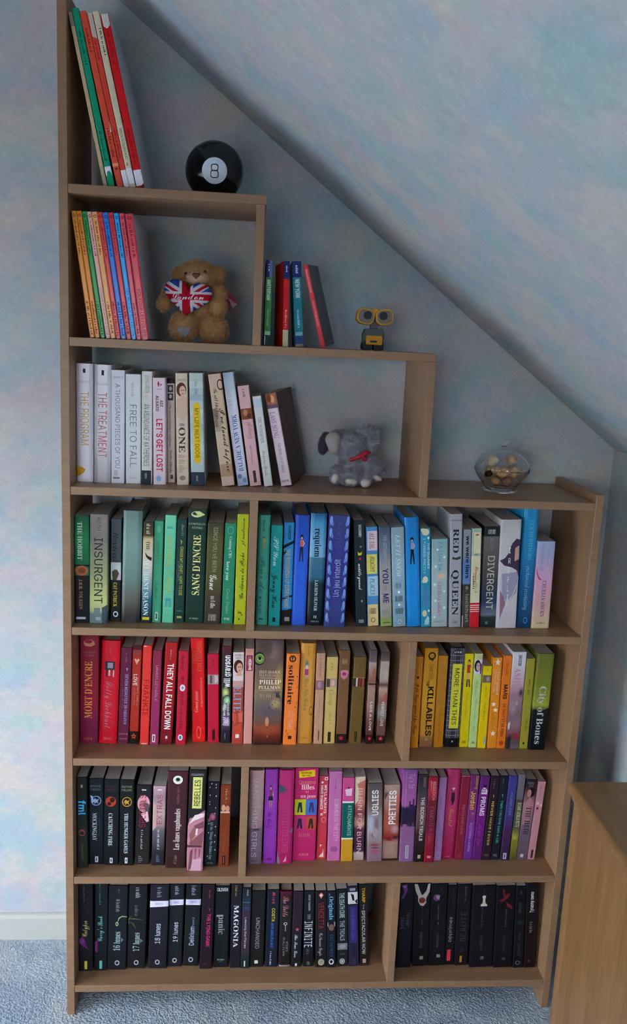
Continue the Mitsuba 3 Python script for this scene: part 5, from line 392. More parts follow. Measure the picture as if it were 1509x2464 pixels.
('dark','p',0.1186,0.0509,0.0392,0.2039,1.27,0,0.131,'1c1e22','black paperback with gold green sparks and silver condensed upward title',[('P',[(0,0.59),(0.3,0.605),(0.85,0.585),(0.3,0.595)],'7c7448'),('P',[(0,0.59),(0.2,0.64),(0.05,0.58)],'6c7c3c'),('P',[(0,0.58),(0.3,0.54),(0.5,0.46),(0.25,0.54)],'74683c'),('P',[(0,0.58),(0.12,0.53),(0.02,0.55)],'8c7c4c'),('P',[(0.7,0.36),(0.85,0.335),(0.7,0.31)],'6c7c84'),('O',0.07,0.52,0.03,0.13,'b8bcc8',0.6),('N',0.97,0.85,'94909c',0.5,0.25),('N',0.76,0.63,'6c6874',0.45,0.2),('T','17 lunes',0.205,0.435,'a8bcbc',0.48,0.36,'S')],None),
('dark','p',0.165,0.05,0.0399,0.2051,1.11,0,0.131,'201f29','black paperback with thick white band, widest of the three white banded ones',[('P',[(0,0.806),(1,0.811),(1,0.746),(0,0.731)],'e4e0f4'),('O',0.075,0.5,0.03,0.13,'b0b4c4',0.6),('N',0.97,0.851,'8c8c9c',0.5,0.25),('N',0.786,0.761,'9494b0',0.5,0.4),('T','18 lunes',0.294,0.542,'d8dcec',0.47,0.28,'I')],None),
('dark','p',0.2068,0.0553,0.0307,0.2018,0.99,0,0.131,'1c2026','black paperback with white band, middle of the three white banded ones',[('P',[(0,0.817),(1,0.822),(1,0.756),(0,0.746)],'e0dcf4'),('O',0.076,0.5,0.03,0.16,'b8bccc',0.6),('N',0.98,0.868,'8c8c9c',0.5,0.28),('N',0.802,0.772,'9494b0',0.5,0.4),('T','19 lunes',0.299,0.548,'d8dcec',0.5,0.32,'I')],None),
('dark','p',0.241,0.0568,0.0328,0.2011,1.32,0,0.131,'1b2022','black paperback with white band, right one of the three white banded ones',[('P',[(0,0.816),(1,0.821),(1,0.75),(0,0.75)],'d8d4ec'),('O',0.077,0.5,0.031,0.16,'b0b8c4',0.6),('N',0.985,0.872,'8c8c9c',0.5,0.28),('N',0.801,0.77,'9494b0',0.5,0.4),('T','Delirium',0.25,0.49,'c8d0ec',0.5,0.32,'I'),('T','tome 2',0.5,0.602,'8c94ac',0.55,0.14,'I')],None),
('dark','p',0.2777,0.0472,0.0264,0.207,0.9,0,0.131,'241822','black paperback with bright pink spaced capitals',[('P',[(0.55,0.728),(0.7,0.714),(0.65,0.679)],'8c3458'),('N',0.936,0.837,'8c3458',0.6,0.14),('T','THE LYING GAME',0.659,0.264,'d02c74',0.6,0.28,'B'),('N',0.067,0.047,'5c303c',0.5,0.4)],None),
('dark','p',0.3085,0.0517,0.0313,0.2,-0.03,0,0.131,'161c20','black paperback with white name at its head and grey lowercase word',[('R',0.636,0.651,'989498',0.12,0.6),('H','OLIVER',0.959,'dcdce0',0.036,0.12,0.88,'B'),('T','panic',0.651,0.41,'989498',0.5,0.46,'S'),('N',0.103,0.087,'9cb0a8',0.5,0.5),('N',0.077,0.051,'4c6058',0.5,0.3)],None),
('dark','p',0.3447,0.0492,0.0232,0.2075,-0.4,0,0.131,'1e1c26','black paperback with spaced white capitals, after the grey lowercase one',[('N',0.978,0.849,'8c7848',0.45,0.2),('T','MAGONIA',0.751,0.247,'dcdce4',0.5,0.46,'S')],None),
('dark','p',0.3685,0.0478,0.0186,0.198,-0.15,0,0.131,'222630','slim dark paperback with thin blue stripes and small pale lettering',[('G',[(1,'20242c'),(0.845,'243440'),(0.689,'382c3c'),(0.223,'3c3038'),(0.119,'20302c'),(0,'182428')]),('R',0.819,0.829,'44707c',0,0.9),('R',0.751,0.762,'3c5094',0.15,0.8),('R',0.731,0.736,'3c5094',0.15,0.8),('R',0.021,0.093,'dce4e0',0.38,0.52),('N',0.979,0.907,'9c9ca8',0.6,0.2),('T','Leaving the Pieces',0.642,0.249,'c8bcc8',0.45,0.24,'I')],None),
('dark','p',0.3884,0.0517,0.0299,0.1884,-0.03,0,0.131,'1e1c1c','black paperback with thin grey capitals and small white mark',[('R',0.044,0.087,'d8d4d8',0.35,0.6),('T','UNCHANGED',0.656,0.24,'a09ca4',0.5,0.28,'I')],None),
('dark','p',0.4226,0.0515,0.0263,0.1906,-0.21,0,0.131,'1c2030','black blue paperback with red, yellow and blue words in line',[('N',0.968,0.822,'c8404c',0.55,0.24),('T','COSTA',0.768,0.589,'c8b81c',0.55,0.24,'B'),('T','MON AMOUR A MOI',0.573,0.249,'3864b0',0.5,0.22,'B'),('N',0.205,0.027,'b8b8cc',0.45,0.16)],None),
('dark','h',0.4521,0.0507,0.0278,0.1872,-0.71,0,0.146,'20181e','black hardback with rosy script, pink top and small key picture',[('G',[(1,'54102c'),(0.928,'38141f'),(0.829,'201a1e'),(0.003,'1a181c')]),('O',0.576,0.48,0.022,0.16,'a8a4a8',0.5),('R',0.477,0.559,'a8a4a8',0.46,0.52),('R',0.003,0.025,'8c888c',0.05,0.95),('T','The Dolls',0.939,0.669,'b87c7c',0.5,0.5,'C'),('T','KIKI',0.344,0.201,'8c8488',0.65,0.16,'I'),('T','SULLIVAN',0.399,0.146,'8c8488',0.4,0.16,'I')],None),
('dark','p',0.4805,0.0506,0.022,0.1873,-0.46,0,0.131,'281c28','dark plum black paperback with small pink star and thin white script',[('G',[(1,'2c202c'),(0.554,'301e2c'),(0.388,'1c2026'),(0.003,'1a1c20')]),('P',[(0.5,0.526),(0.56,0.509),(0.71,0.507),(0.59,0.495),(0.63,0.476),(0.5,0.486),(0.37,0.476),(0.41,0.495),(0.29,0.507),(0.44,0.509)],'c45870'),('R',0.008,0.047,'ccc8cc',0.4,0.6),('T','The Fine Line',0.433,0.124,'c8ccd4',0.45,0.36,'C')],None),
('dark','p',0.5076,0.051,0.0225,0.188,-1.41,0,0.131,'181a22','black paperback with bold white striped lettering',[('R',0.016,0.066,'505450',0.35,0.65),('T','NICK TANDER',0.951,0.742,'9ca0a4',0.5,0.18,'B'),('T','THE',0.698,0.626,'8c8c94',0.5,0.3,'S'),('T','INFINITE',0.61,0.253,'c8c8d0',0.45,0.76,'M'),('T','SEA',0.242,0.165,'5c5c64',0.45,0.3,'S')],None),
('dark','p',0.5357,0.0487,0.0246,0.1887,-2.66,0,0.131,'1f1c20','black paperback with dark red stencil capitals and coral diamond',[('P',[(0.3,0.951),(0.5,0.984),(0.72,0.951),(0.5,0.901)],'d8806c'),('E',0.945,0.5,0.019,0.12,'e8c8c0'),('E',0.063,0.5,0.044,0.28,'b4ac98'),('E',0.063,0.5,0.027,0.18,'948c7c'),('T','VENDETTA',0.858,0.507,'a02c3c',0.5,0.5,'I'),('T','Catherine Doyle',0.458,0.145,'a8a0a0',0.5,0.34,'C')],None),
('dark','p',0.5611,0.0472,0.0194,0.1898,-2.7,0,0.131,'161b24','black slim paperback with pale blue serif title and small face',[('E',0.526,0.5,0.044,0.3,'7c5850'),('P',[(0.05,0.602),(0.15,0.591),(0.2,0.531),(0.05,0.548)],'a8948c'),('P',[(0.8,0.602),(0.95,0.602),(0.95,0.542),(0.82,0.542)],'a8948c'),('O',0.074,0.5,0.038,0.3,'c8c8c8',0.55),('T','the',0.973,0.935,'6c9cb4',0.3,0.2,'S'),('T','Originals',0.935,0.629,'78b8dc',0.5,0.5,'S'),('T','CAT PATRICK',0.439,0.134,'2c5c8c',0.5,0.36,'I')],None),
('dark','p',0.5845,0.0501,0.0249,0.1919,-3.68,0,0.131,'1b1f22','black paperback with pale teal stacked capitals and silver band',[('R',0.216,0.303,'70747c',0.05,0.95),('E',0.259,0.5,0.027,0.3,'9498a0'),('E',0.065,0.45,0.038,0.25,'a8b0ac'),('O',0.065,0.45,0.027,0.18,'60686c',0.7),('T','THE DEATH CURE',0.957,0.632,'94b4b0',0.5,0.42,'B'),('T','THE TRIALS',0.6,0.335,'9094a4',0.5,0.38,'B'),('N',0.173,0.151,'54585c',0.5,0.5)],None),
('dark','p',0.6111,0.0498,0.0225,0.1992,-3.99,0,0.131,'26243c','dark violet paperback with white picture square at its head',[('R',0.948,0.979,'8c8c98',0.2,0.75),('R',0.786,0.932,'d0ccd0',0.02,0.98),('P',[(0.3,0.917),(0.6,0.896),(0.65,0.823),(0.45,0.833)],'181820'),('P',[(0.7,0.823),(0.95,0.844),(0.95,0.792),(0.8,0.792)],'2c1c34'),('R',0.297,0.75,'382c70',0.2,0.85),('N',0.719,0.323,'4c4094',0.5,0.4),('N',0.094,0.021,'44404c',0.5,0.4)],None),
('dark','p',0.6364,0.0514,0.019,0.2031,-3.86,0,0.131,'1c1a1c','black slim paperback with gold name and grey capitals, last before the upright',[('R',0.033,0.084,'b0948c',0.3,0.7),('R',0.003,0.023,'3c1c24',0,1),('T','THARP',0.964,0.78,'c89c24',0.5,0.34,'B'),('T','the',0.76,0.698,'8c8888',0.5,0.2,'I'),('T','SPECTACULAR NOW',0.688,0.141,'a8a49c',0.45,0.36,'B')],None),
('dark2','p',0.7169,0.0445,0.032,0.2097,-1.08,0,0.131,'161620','black paperback with purple ribbon, first right of the upright on the bottom shelf',[('P',[(0.1,0.98),(0.5,0.99),(0.55,0.926),(0.3,0.827),(0.1,0.812),(0.3,0.911)],'70387c'),('P',[(0.2,0.97),(0.4,0.98),(0.35,0.941)],'b08cc0'),('T','Dark',0.605,0.457,'545868',0.3,0.28,'E'),('T','Divine',0.664,0.496,'545868',0.7,0.28,'E'),('N',0.151,0.037,'34343c',0.5,0.08)],None),
('dark2','p',0.7537,0.0482,0.0363,0.2069,-2.24,0,0.131,'15161a','black paperback with white cupped hands and red apple',[('P',[(0,0.995),(0.2,0.995),(0.4,0.889),(0.5,0.859),(0.75,0.91),(0.85,0.995),(1,0.995),(0.95,0.899),(0.75,0.824),(0.75,0.769),(0.6,0.729),(0.4,0.739),(0.25,0.789),(0.25,0.849),(0.1,0.899)],'c0b8b4'),('E',0.799,0.5,0.035,0.2,'8c2c34'),('R',0.08,0.121,'8c8c8c',0.45,0.68),('N',0.719,0.497,'6c3c40',0.55,0.07),('T','fascination',0.221,0.422,'5c5c5c',0.5,0.18,'I')],None),
('dark2','p',0.7912,0.0498,0.037,0.2042,-2.01,0,0.131,'15151b','black paperback with small mauve petal, after the cupped hands one',[('E',0.837,0.35,0.041,0.2,'70446c'),('P',[(0.3,0.862),(0.55,0.867),(0.5,0.811),(0.35,0.827)],'a080a4'),('R',0.097,0.138,'808488',0.48,0.7),('N',0.964,0.913,'3c5050',0.65,0.06),('N',0.74,0.505,'545c60',0.5,0.08),('T','tentation',0.224,0.393,'444c50',0.5,0.16,'I')],None),
('dark2','p',0.8291,0.0517,0.0206,0.1994,-1.62,0,0.131,'17151a','black slim paperback with coral red foot tag',[('R',0.052,0.194,'d83c4c',0.2,0.6),('T','opprimés',0.288,0.613,'8c9494',0.42,0.36,'I'),('N',0.969,0.675,'24343c',0.6,0.16)],None),
('dark2','p',0.8504,0.0496,0.031,0.2035,-1.64,0,0.131,'1a161d','black paperback with tall dim brown lettering and tiny amber tag',[('R',0.036,0.118,'b47c2c',0.38,0.55),('T','BEAUTE',0.287,0.672,'4c3434',0.55,0.4,'I'),('N',0.974,0.8,'4c4c5c',0.6,0.16),('N',0.215,0.159,'3c3444',0.5,0.2)],None),
('dark2','p',0.8843,0.0428,0.0525,0.2044,-2.28,0,0.131,'15141a','thick black paperback with small white chess piece',[('P',[(0.42,0.867),(0.58,0.867),(0.55,0.837),(0.56,0.791),(0.64,0.77),(0.64,0.75),(0.36,0.75),(0.36,0.77),(0.44,0.791),(0.45,0.837)],'c8c8b0'),('E',0.872,0.5,0.01,0.07,'c8c8b0'),('R',0.092,0.133,'5c5c60',0.45,0.6),('N',0.949,0.908,'444444',0.5,0.06),('N',0.735,0.49,'3c444c',0.45,0.07),('T','revelation',0.204,0.398,'3c4440',0.45,0.13,'I')],None),
('dark2','p',0.938,0.041,0.0431,0.2046,-2.29,0,0.131,'16131a','black paperback with torn dark red ribbon',[('P',[(0.3,0.959),(0.4,0.969),(0.45,0.893),(0.7,0.918),(0.65,0.867),(0.3,0.806),(0.15,0.827),(0.4,0.857)],'701c28'),('P',[(0.5,0.806),(0.8,0.765),(0.9,0.714),(0.6,0.745)],'701c28'),('R',0.092,0.122,'44444c',0.45,0.62),('N',0.724,0.485,'4c4448',0.55,0.08),('T','hesitation',0.194,0.388,'343c44',0.5,0.16,'I')],None),
('dark2','p',0.9836,0.0396,0.023,0.2049,-2.81,0,0.131,'15161a','black paperback with dim green grey lettering, last but one of the bottom shelf',[('R',0.673,0.806,'2c3030',0.3,0.6),('E',0.561,0.5,0.031,0.3,'1c2828'),('O',0.061,0.45,0.026,0.26,'5c5c64',0.6),('N',0.949,0.888,'44444c',0.5,0.2),('T','Carter Nox',0.153,0.449,'34443c',0.5,0.26,'I')],None),
('dark2','p',1.0093,0.0398,0.0251,0.2125,-3.39,0,0.131,'191519','black paperback with small white words upright, rightmost of the bottom shelf',[('G',[(1,'1b181e'),(0.34,'201416'),(0,'201214')]),('R',0.064,0.094,'6c2c3c',0.35,0.5),('T','Tyranny owns',0.655,0.901,'ccc8cc',0.5,0.3,'B'),('N',0.547,0.409,'74706c',0.5,0.26)],None),
]
ROWZ = dict(top='z1', albums='z2', guides='z2', white='z3', green='z4', blue='z4', red='z5', yellow='z5', black='z6', pink='z6', dark='z7', dark2='z7')
GROUP = dict(top='tall comic albums on the highest board', albums='thin comic albums beside the teddy bear', guides='travel guides beside the upright', white='books on the white shelf',
             green='books in the green compartment', blue='books in the blue compartment', red='books in the red compartment', yellow='books in the yellow compartment',
             black='books in the small black compartment', pink='books in the pink and purple compartment', dark='black books in the wide bottom compartment', dark2='black books in the narrow bottom compartment')
def spine_profile(kind, w):
    """depth of the spine's face below its crown at fraction u of the width"""
    if kind == 'h': return lambda u: .0032*np.clip((np.abs(2*u-1)-.5)/.5, 0, 1)**2
    if kind == 'a': return lambda u: .0008*np.clip((np.abs(2*u-1)-.6)/.4, 0, 1)**2
    return lambda u: .0011*np.clip((np.abs(2*u-1)-.82)/.18, 0, 1)**2
def book(row, kind, x, y, w, h, lean, yaw, d, col, label, items, cover):
    z0 = Z[ROWZ[row]]; prof = spine_profile(kind, w)
    name = {'p': 'paperback', 'h': 'hardback', 'a': 'comic_album'}[kind]
    if row == 'guides': name = 'travel_guide'
    key = thing(name, label, 'book', GROUP[row])
    a = math.radians(lean); ca, sa = math.cos(a), math.sin(a); yw = math.radians(yaw)
    lift = w*sa if a > 0 else 0.0
    def world(p):
        p = np.asarray(p, float); lx, ly, lz = p[:, 0], p[:, 1], p[:, 2]
        if yaw:
            cx = lx-(0 if yaw > 0 else w); c, s = math.cos(-yw), math.sin(-yw)
            lx, ly = cx*c-ly*s+(0 if yaw > 0 else w), cx*s+ly*c
            if yaw > 0: ly = ly+w*math.sin(yw)*1.0
            else: ly = ly+w*math.sin(-yw)
        return np.stack([x+lx*ca+lz*sa+lift*math.tan(a), y+ly, z0+lift+.0003-lx*sa+lz*ca], 1)
    base = lin(col); grad = next((it[1] for it in items if it[0] == 'G'), None)
    bt = {'p': .0006, 'h': .0024, 'a': .0016}[kind]; bt = min(bt, w*.15)
    # cover: a U of board wrapped round the block, swept up the height
    us = np.linspace(0, 1, 25 if kind == 'h' else 11) if kind != 'p' else np.array([0, .03, .07, .12, .2, .35, .5, .65, .8, .88, .93, .97, 1])
    outer = [(u*w, prof(u)) for u in us]
    inner = [(w-bt, d), (w-bt, .0016+prof(1.0)*.6+bt)] + [(bt, .0016+prof(0.0)*.6+bt), (bt, d)]
    ring = [(0, d)] + ([(0, .0055)] if cover else []) + outer + ([(w, .0055)] if cover else []) + [(w, d)] + inner
    ring = np.array(ring); n = len(ring)
    zs = np.array([0, h]) if grad is None else np.unique(np.concatenate([np.linspace(0, 1, 25), [v for v, _ in grad]]))*h
    P = np.array([(rx, ry, zz) for zz in zs for rx, ry in ring])
    F = []
    for k in range(len(zs)-1):
        for i in range(n):
            j = (i+1) % n; F += [(k*n+i, k*n+j, (k+1)*n+j), (k*n+i, (k+1)*n+j, (k+1)*n+i)]
    poly = Polygon(ring)
    cv, cf = trimesh.creation.triangulate_polygon(poly, engine='earcut')
    for zz, flip in ((0, True), (h, False)):
        o = len(P); P = np.vstack([P, np.column_stack([cv, np.full(len(cv), zz)])]); F += [tuple(q[::-1]) if flip else tuple(q) for q in (cf+o).tolist()]
    if grad is None: C = np.tile(base, (len(P), 1))
    else:
        g = sorted(grad); gv = np.array([v for v, _ in g]); gc = np.array([lin(c) for _, c in g]); t = P[:, 2]/h
        C = np.stack([np.interp(t, gv, gc[:, i]) for i in range(3)], 1)
    if cover is not None:
        side = P[:, 1] > .004; C[side] = lin(cover)
    glossy = kind == 'h' or row == 'albums'
    obj('cover', trimesh.Trimesh(world(P), np.array(F), process=False), 'm_gloss' if glossy else 'm_print', key, color=C)
    e = .003 if kind == 'h' else .0005 if kind == 'p' else .002
    y0 = .0016+prof(1.0)*.6+bt+.0002
    pv = np.array([(px, py, pz) for px in (bt+.0001, w-bt-.0001) for py in (y0, d-(e if kind != 'p' else .0004)) for pz in (e if kind == 'h' else .0004, h-e)])
    pg = trimesh.Trimesh(pv, CUBE_F, process=False)
    obj('pages', trimesh.Trimesh(world(pv), CUBE_F, process=False), 'm_page', key)
    cuts = [0, .03, .07, .12, .3, .5, .7, .88, .93, .97, 1] if kind == 'p' else list(np.linspace(0, 1, 25 if kind == 'h' else 11))
    # printing, in layers a tenth of a millimetre apart
    layers = {'title': ([], [], []), 'lettering': ([], [], []), 'small_print': ([], [], [])}; shapes = []
    best, bi = 0, -1
    for i, it in enumerate(items):
        sc = 0
        if it[0] == 'T': sc = abs(it[2]-it[3])*h*it[6-1]*w
        if it[0] == 'H': sc = it[4]*h*(it[6]-it[5])*w
        if sc > best: best, bi = sc, i
    def put(part, uv, f, c, lift_i):
        if len(uv) == 0: return
        u = np.clip(uv[:, 0], 0.0, 1.0)
        if part == 'shape':
            pts = np.column_stack([u*w, prof(u)-.00005*(lift_i+1)-.0001, np.clip(uv[:, 1], 0, 1)*h]); shapes.append((pts, np.asarray(f), np.tile(lin(c), (len(uv), 1)))); return
        p, q, cc = layers[part]; o = sum(len(k) for k in p)
        p.append(np.column_stack([u*w, prof(u)-.00005*(lift_i+1)-.0001, np.clip(uv[:, 1], 0, 1)*h])); q.append(np.asarray(f)+o); cc.append(np.tile(lin(c), (len(uv), 1)))
    for i, it in enumerate(items):
        t = it[0]; L = min(i, 45)
        part = 'shape' if t in 'REOPB' else ('title' if i == bi else 'lettering')
        if t == 'R':
            v0, v1, c = it[1:4]; u0, u1 = (it[4], it[5]) if len(it) > 4 else (0, 1)
            un = np.unique(np.concatenate([[u0, u1], us[(us > u0) & (us < u1)]])); m = len(un)
            uv = np.array([(u, v) for v in (v0, v1) for u in un]); f = []
            for k in range(m-1): f += [(k, k+1, m+k+1), (k, m+k+1, m+k)]
            put(part, uv, f, c, L)
        elif t in 'EOP':
            if t == 'P': g = Polygon(it[1]).buffer(0); c = it[2]
            else:
                v, u, rv, ru, c = it[1:6]; ang = np.linspace(0, 2*np.pi, 26, endpoint=False)
                g = Polygon(np.column_stack([u+ru*np.sin(ang), v+rv*np.cos(ang)]))
                if t == 'O': g = g.difference(affinity.scale(g, it[6] if len(it) > 6 else .75, it[6] if len(it) > 6 else .75))
            vs, fs, nn = [], [], 0
            for k in range(len(cuts)-1):      # cut along the curve of the spine, so that the print follows it
                q = g.intersection(sbox(cuts[k], 0, cuts[k+1], 1))
                v_, f_ = tri_poly(q)
                if len(v_): vs.append(v_); fs.append(f_+nn); nn += len(v_)
            if vs: put(part, np.vstack(vs), np.vstack(fs), c, L)
        elif t == 'B':                        # a soft dab that fades into the ground colour
            v, u, rv, ru, c = it[1:6]; m = 20; rad = (0, .35, .7, 1.0); al = (1, .8, .3, 0); ang = np.linspace(0, 2*np.pi, m, endpoint=False)
            uv = np.vstack([[(u, v)]]+[np.column_stack([u+r_*ru*np.sin(ang), v+r_*rv*np.cos(ang)]) for r_ in rad[1:]])
            A = np.concatenate([[1]]+[[q]*m for q in al[1:]])[:, None]
            f = [(0, 1+k, 1+(k+1) % m) for k in range(m)]
            for r_ in range(2):
                for k in range(m): o1, o2, j = 1+r_*m, 1+(r_+1)*m, (k+1) % m; f += [(o1+k, o1+j, o2+j), (o1+k, o2+j, o2+k)]
            uv = np.clip(uv, 0, 1)
            gcol = np.tile(base, (len(uv), 1)) if grad is None else np.stack([np.interp(uv[:, 1], gv, gc[:, i_]) for i_ in range(3)], 1)
            shapes.append((np.column_stack([uv[:, 0]*w, prof(uv[:, 0])-.00005*(L+1)-.0001, uv[:, 1]*h]), np.array(f), lin(c)*A+gcol*(1-A)))
        elif t == 'T':
            txt, v0, v1, c, u, s, fc = it[1:8]
            lv, lf, ln = line(txt, fc)
            if len(lv) == 0: continue
            k = abs(v1-v0)/ln
            if v1 < v0: uv = np.column_stack([u+(lv[:, 1]-.5)*s, v0-lv[:, 0]*k])       # reads downwards
            else: uv = np.column_stack([u-(lv[:, 1]-.5)*s, v0+lv[:, 0]*k])             # reads upwards
            put(part, uv, lf, c, L)
        elif t == 'H':
            txt, v, c, hh, u0, u1 = it[1:7]; fc = it[7] if len(it) > 7 else 'I'
            lv, lf, ln = line(txt, fc)
            if len(lv) == 0: continue
            k = (u1-u0)/ln
            put(part, np.column_stack([u0+lv[:, 0]*k, v+(lv[:, 1]-.5)*hh]), lf, c, L)
        elif t == 'N':
            v0, v1, c, u, s = it[1:6]; rr = random.Random(int(v0*1e4)+len(label)); v = max(v0, v1); end = min(v0, v1); wide = abs(v0-v1)*h < s*w*2.2
            uvs, fs = [], []
            if wide and s >= .4:       # a short line across the spine
                u_, st = u-s/2, s/9
                while u_ < u+s/2-st*.6:
                    q = [(u_, end), (u_+st*.55, end), (u_+st*.55, v), (u_, v)]; o = len(uvs); uvs += q; fs += [(o, o+1, o+2), (o, o+2, o+3)]; u_ += st*rr.choice((.9, .9, 1.0, 1.5))
            else:                      # small letters down the spine, too small in the photograph to read
                st = .0026/h
                while v > end+st*.5:
                    k = rr.random(); hgt = s*(1 if k > .7 else .72)
                    q = [(u-s/2, v-st*.62), (u-s/2+hgt, v-st*.62), (u-s/2+hgt, v), (u-s/2, v)]
                    if k < .45: q = [(u-s/2, v-st*.62), (u-s/2+hgt, v-st*.45), (u-s/2+hgt, v-st*.1), (u-s/2, v)]
                    o = len(uvs); uvs += q; fs += [(o, o+1, o+2), (o, o+2, o+3)]; v -= st*rr.choice((.9, .95, 1.0, 1.7))
            put('small_print', np.array(uvs), fs, c, L)
    # printed shapes that touch make one picture, band or emblem; loose specks stay together
    par = list(range(len(shapes)))
    def root(i):
        while par[i] != i: i = par[i]
        return i
    bb = [(q[0][:, 0].min(), q[0][:, 0].max(), q[0][:, 2].min(), q[0][:, 2].max()) for q in shapes]
    for i in range(len(shapes)):
        for j in range(i):
            if bb[i][0] < bb[j][1]+.0004 and bb[j][0] < bb[i][1]+.0004 and bb[i][2] < bb[j][3]+.0004 and bb[j][2] < bb[i][3]+.0004: par[root(i)] = root(j)
    sets, specks = {}, []
    for i in range(len(shapes)): sets.setdefault(root(i), []).append(i)
    def join(ids):
        vs, fs, cs, n = [], [], [], 0
        for i in ids: vs.append(shapes[i][0]); fs.append(shapes[i][1]+n); cs.append(shapes[i][2]); n += len(shapes[i][0])
        return trimesh.Trimesh(world(np.vstack(vs)), np.vstack(fs), process=False), np.vstack(cs)
    for ids in sets.values():
        x0, x1, z0_, z1_ = min(bb[i][0] for i in ids), max(bb[i][1] for i in ids), min(bb[i][2] for i in ids), max(bb[i][3] for i in ids)
        if max(x1-x0, z1_-z0_) < .0062 and len(sets) > 2: specks += ids; continue
        m_, c_ = join(ids); obj('band' if x1-x0 > .9*w and len(ids) == 1 else 'picture' if len(ids) > 2 else 'emblem', m_, 'm_ink', key, color=c_)
    if specks:
        m_, c_ = join(specks); k = obj('printed_specks', m_, 'm_ink', key, color=c_)
        if len(specks) > 1: labels[k] = {'kind': 'stuff'}
    for part, (p, q, cc) in layers.items():
        if not p: continue
        k = obj(part, trimesh.Trimesh(world(np.vstack(p)), np.vstack(q), process=False), 'm_ink', key, color=np.vstack(cc))
        if part == 'small_print': labels[k] = {'kind': 'stuff'}
    return key
CUBE_F = np.array([[0, 1, 3], [0, 3, 2], [4, 6, 7], [4, 7, 5], [0, 4, 5], [0, 5, 1], [2, 3, 7], [2, 7, 6], [0, 2, 6], [0, 6, 4], [1, 5, 7], [1, 7, 3]])
for b in BOOKS: book(*b)

# ---------------------------------------------------------------- low oak cabinet at the right
CX, CY0, CY1, CZ = .974, -.95, -.20, .657
cab = thing('cabinet', 'low honey oak cabinet with rounded moulded top, at the right before the bookcase', 'cabinet')
def along_y(pts, y0, y1):
    m = trimesh.creation.extrude_polygon(Polygon(pts), y1-y0, engine='earcut'); v = np.array(m.vertices)
    m.vertices = np.stack([v[:, 0], y0+v[:, 2], v[:, 1]], 1); trimesh.repair.fix_normals(m); return m
arc = [(CX-.0005-.0115*math.sin(t), CZ-.0115+.0115*math.cos(t)) for t in np.linspace(0, math.pi*.93, 12)]
cove = [(CX-.0005-.003*(1-k)**2, CZ-.024-.011*k) for k in np.linspace(0, 1, 6)]
obj('top', along_y([(XK-.004, CZ), *arc, *cove, (XK-.004, CZ-.035)], CY0, CY1+.001), 'm_oak', cab, smooth=35)
obj('body', rbox(CX+.0065, XK-.006, CY0, CY1-.012, .0, CZ-.0352, .001), 'm_oak', cab)
post = Polygon([(CX+.012-.012*math.cos(t), CY1-.012+.012*math.sin(t)) for t in np.linspace(0, math.pi/2, 9)]+[(CX+.03, CY1), (CX+.03, CY1-.0118), (CX+.0062, CY1-.0118), (CX+.0062, CY1-.028), (CX+.003, CY1-.0285), (CX+.0006, CY1-.024)])
pm = trimesh.creation.extrude_polygon(post.buffer(0), CZ-.0354, engine='earcut'); trimesh.repair.fix_normals(pm)
obj('corner_post', pm, 'm_oak', cab, smooth=30, label='rounded vertical corner post')
obj('side_panel', rbox(CX+.0018, CX+.0066, CY0, CY1-.0300, .05, CZ-.0356, .0012), 'm_oak', cab)
obj('plinth', rbox(CX+.004, CX+.0066, CY0, CY1-.0300, .0, .0485, .0008), 'm_oak', cab)

# ---------------------------------------------------------------- fortune ball
def onball(v2, c, R, dirn, lift):
    d = np.array(dirn)/np.linalg.norm(dirn); r = np.cross(d, [0, 0, 1]); r /= np.linalg.norm(r); r = -r if r[0] < 0 else r
    u = np.cross(r, -d); u = u if u[2] > 0 else -u
    p = d*R+np.asarray(v2)[:, :1]*r+np.asarray(v2)[:, 1:]*u
    return np.array(c)+p/np.linalg.norm(p, axis=1, keepdims=True)*(R+lift)
BR = .0545; bcn = (.2705, .088, Z['z1']+.0505)
bk = thing('fortune_ball', 'glossy black toy ball with a white disc numbered 8, on the highest board', 'toy ball')
s = m3.Manifold.sphere(BR, 96).translate(list(bcn)) - m3.Manifold.cube([.3, .3, .1], True).translate([bcn[0], bcn[1], Z['z1']-.0497])
obj('ball', s, 'm_ball', bk, smooth=40)
bdir = np.array(CAM)-np.array(bcn); bdir = bdir/np.linalg.norm(bdir)+np.array([.0, 0, .03])
def disc(R, n=40, rings=6):
    v = [(0, 0)]; f = []
    for k in range(1, rings+1):
        for i in range(n): v.append((R*k/rings*math.cos(2*math.pi*i/n), R*k/rings*math.sin(2*math.pi*i/n)))
    for i in range(n): f.append((0, 1+i, 1+(i+1) % n))
    for k in range(1, rings):
        a, b = 1+(k-1)*n, 1+k*n
        for i in range(n): j = (i+1) % n; f += [(a+i, b+i, b+j), (a+i, b+j, a+j)]
    return np.array(v, float), np.array(f)
dv, df = disc(.0250)
obj('number_disc', trimesh.Trimesh(onball(dv, bcn, BR, bdir, .0004), df, process=False), plain('disc', 'd4dce8', .35), bk, smooth=True, label='white number disc')
def rr(cx, cy, w, h, r): return sbox(cx-w/2+r, cy-h/2+r, cx+w/2-r, cy+h/2-r).buffer(r, 6)
e8 = rr(0, .0056, .0136, .0122, .004).difference(rr(0, .0056, .0104, .0090, .0027)).union(rr(0, -.0060, .0150, .0134, .0042).difference(rr(0, -.0060, .0118, .0102, .0028)))
e8 = shapely.segmentize(e8, .002); ev, ef = tri_poly(e8)
obj('number', trimesh.Trimesh(onball(ev, bcn, BR, bdir, .0008), ef, process=False), plain('figure', '101014', .5), bk, label='thin black figure 8')

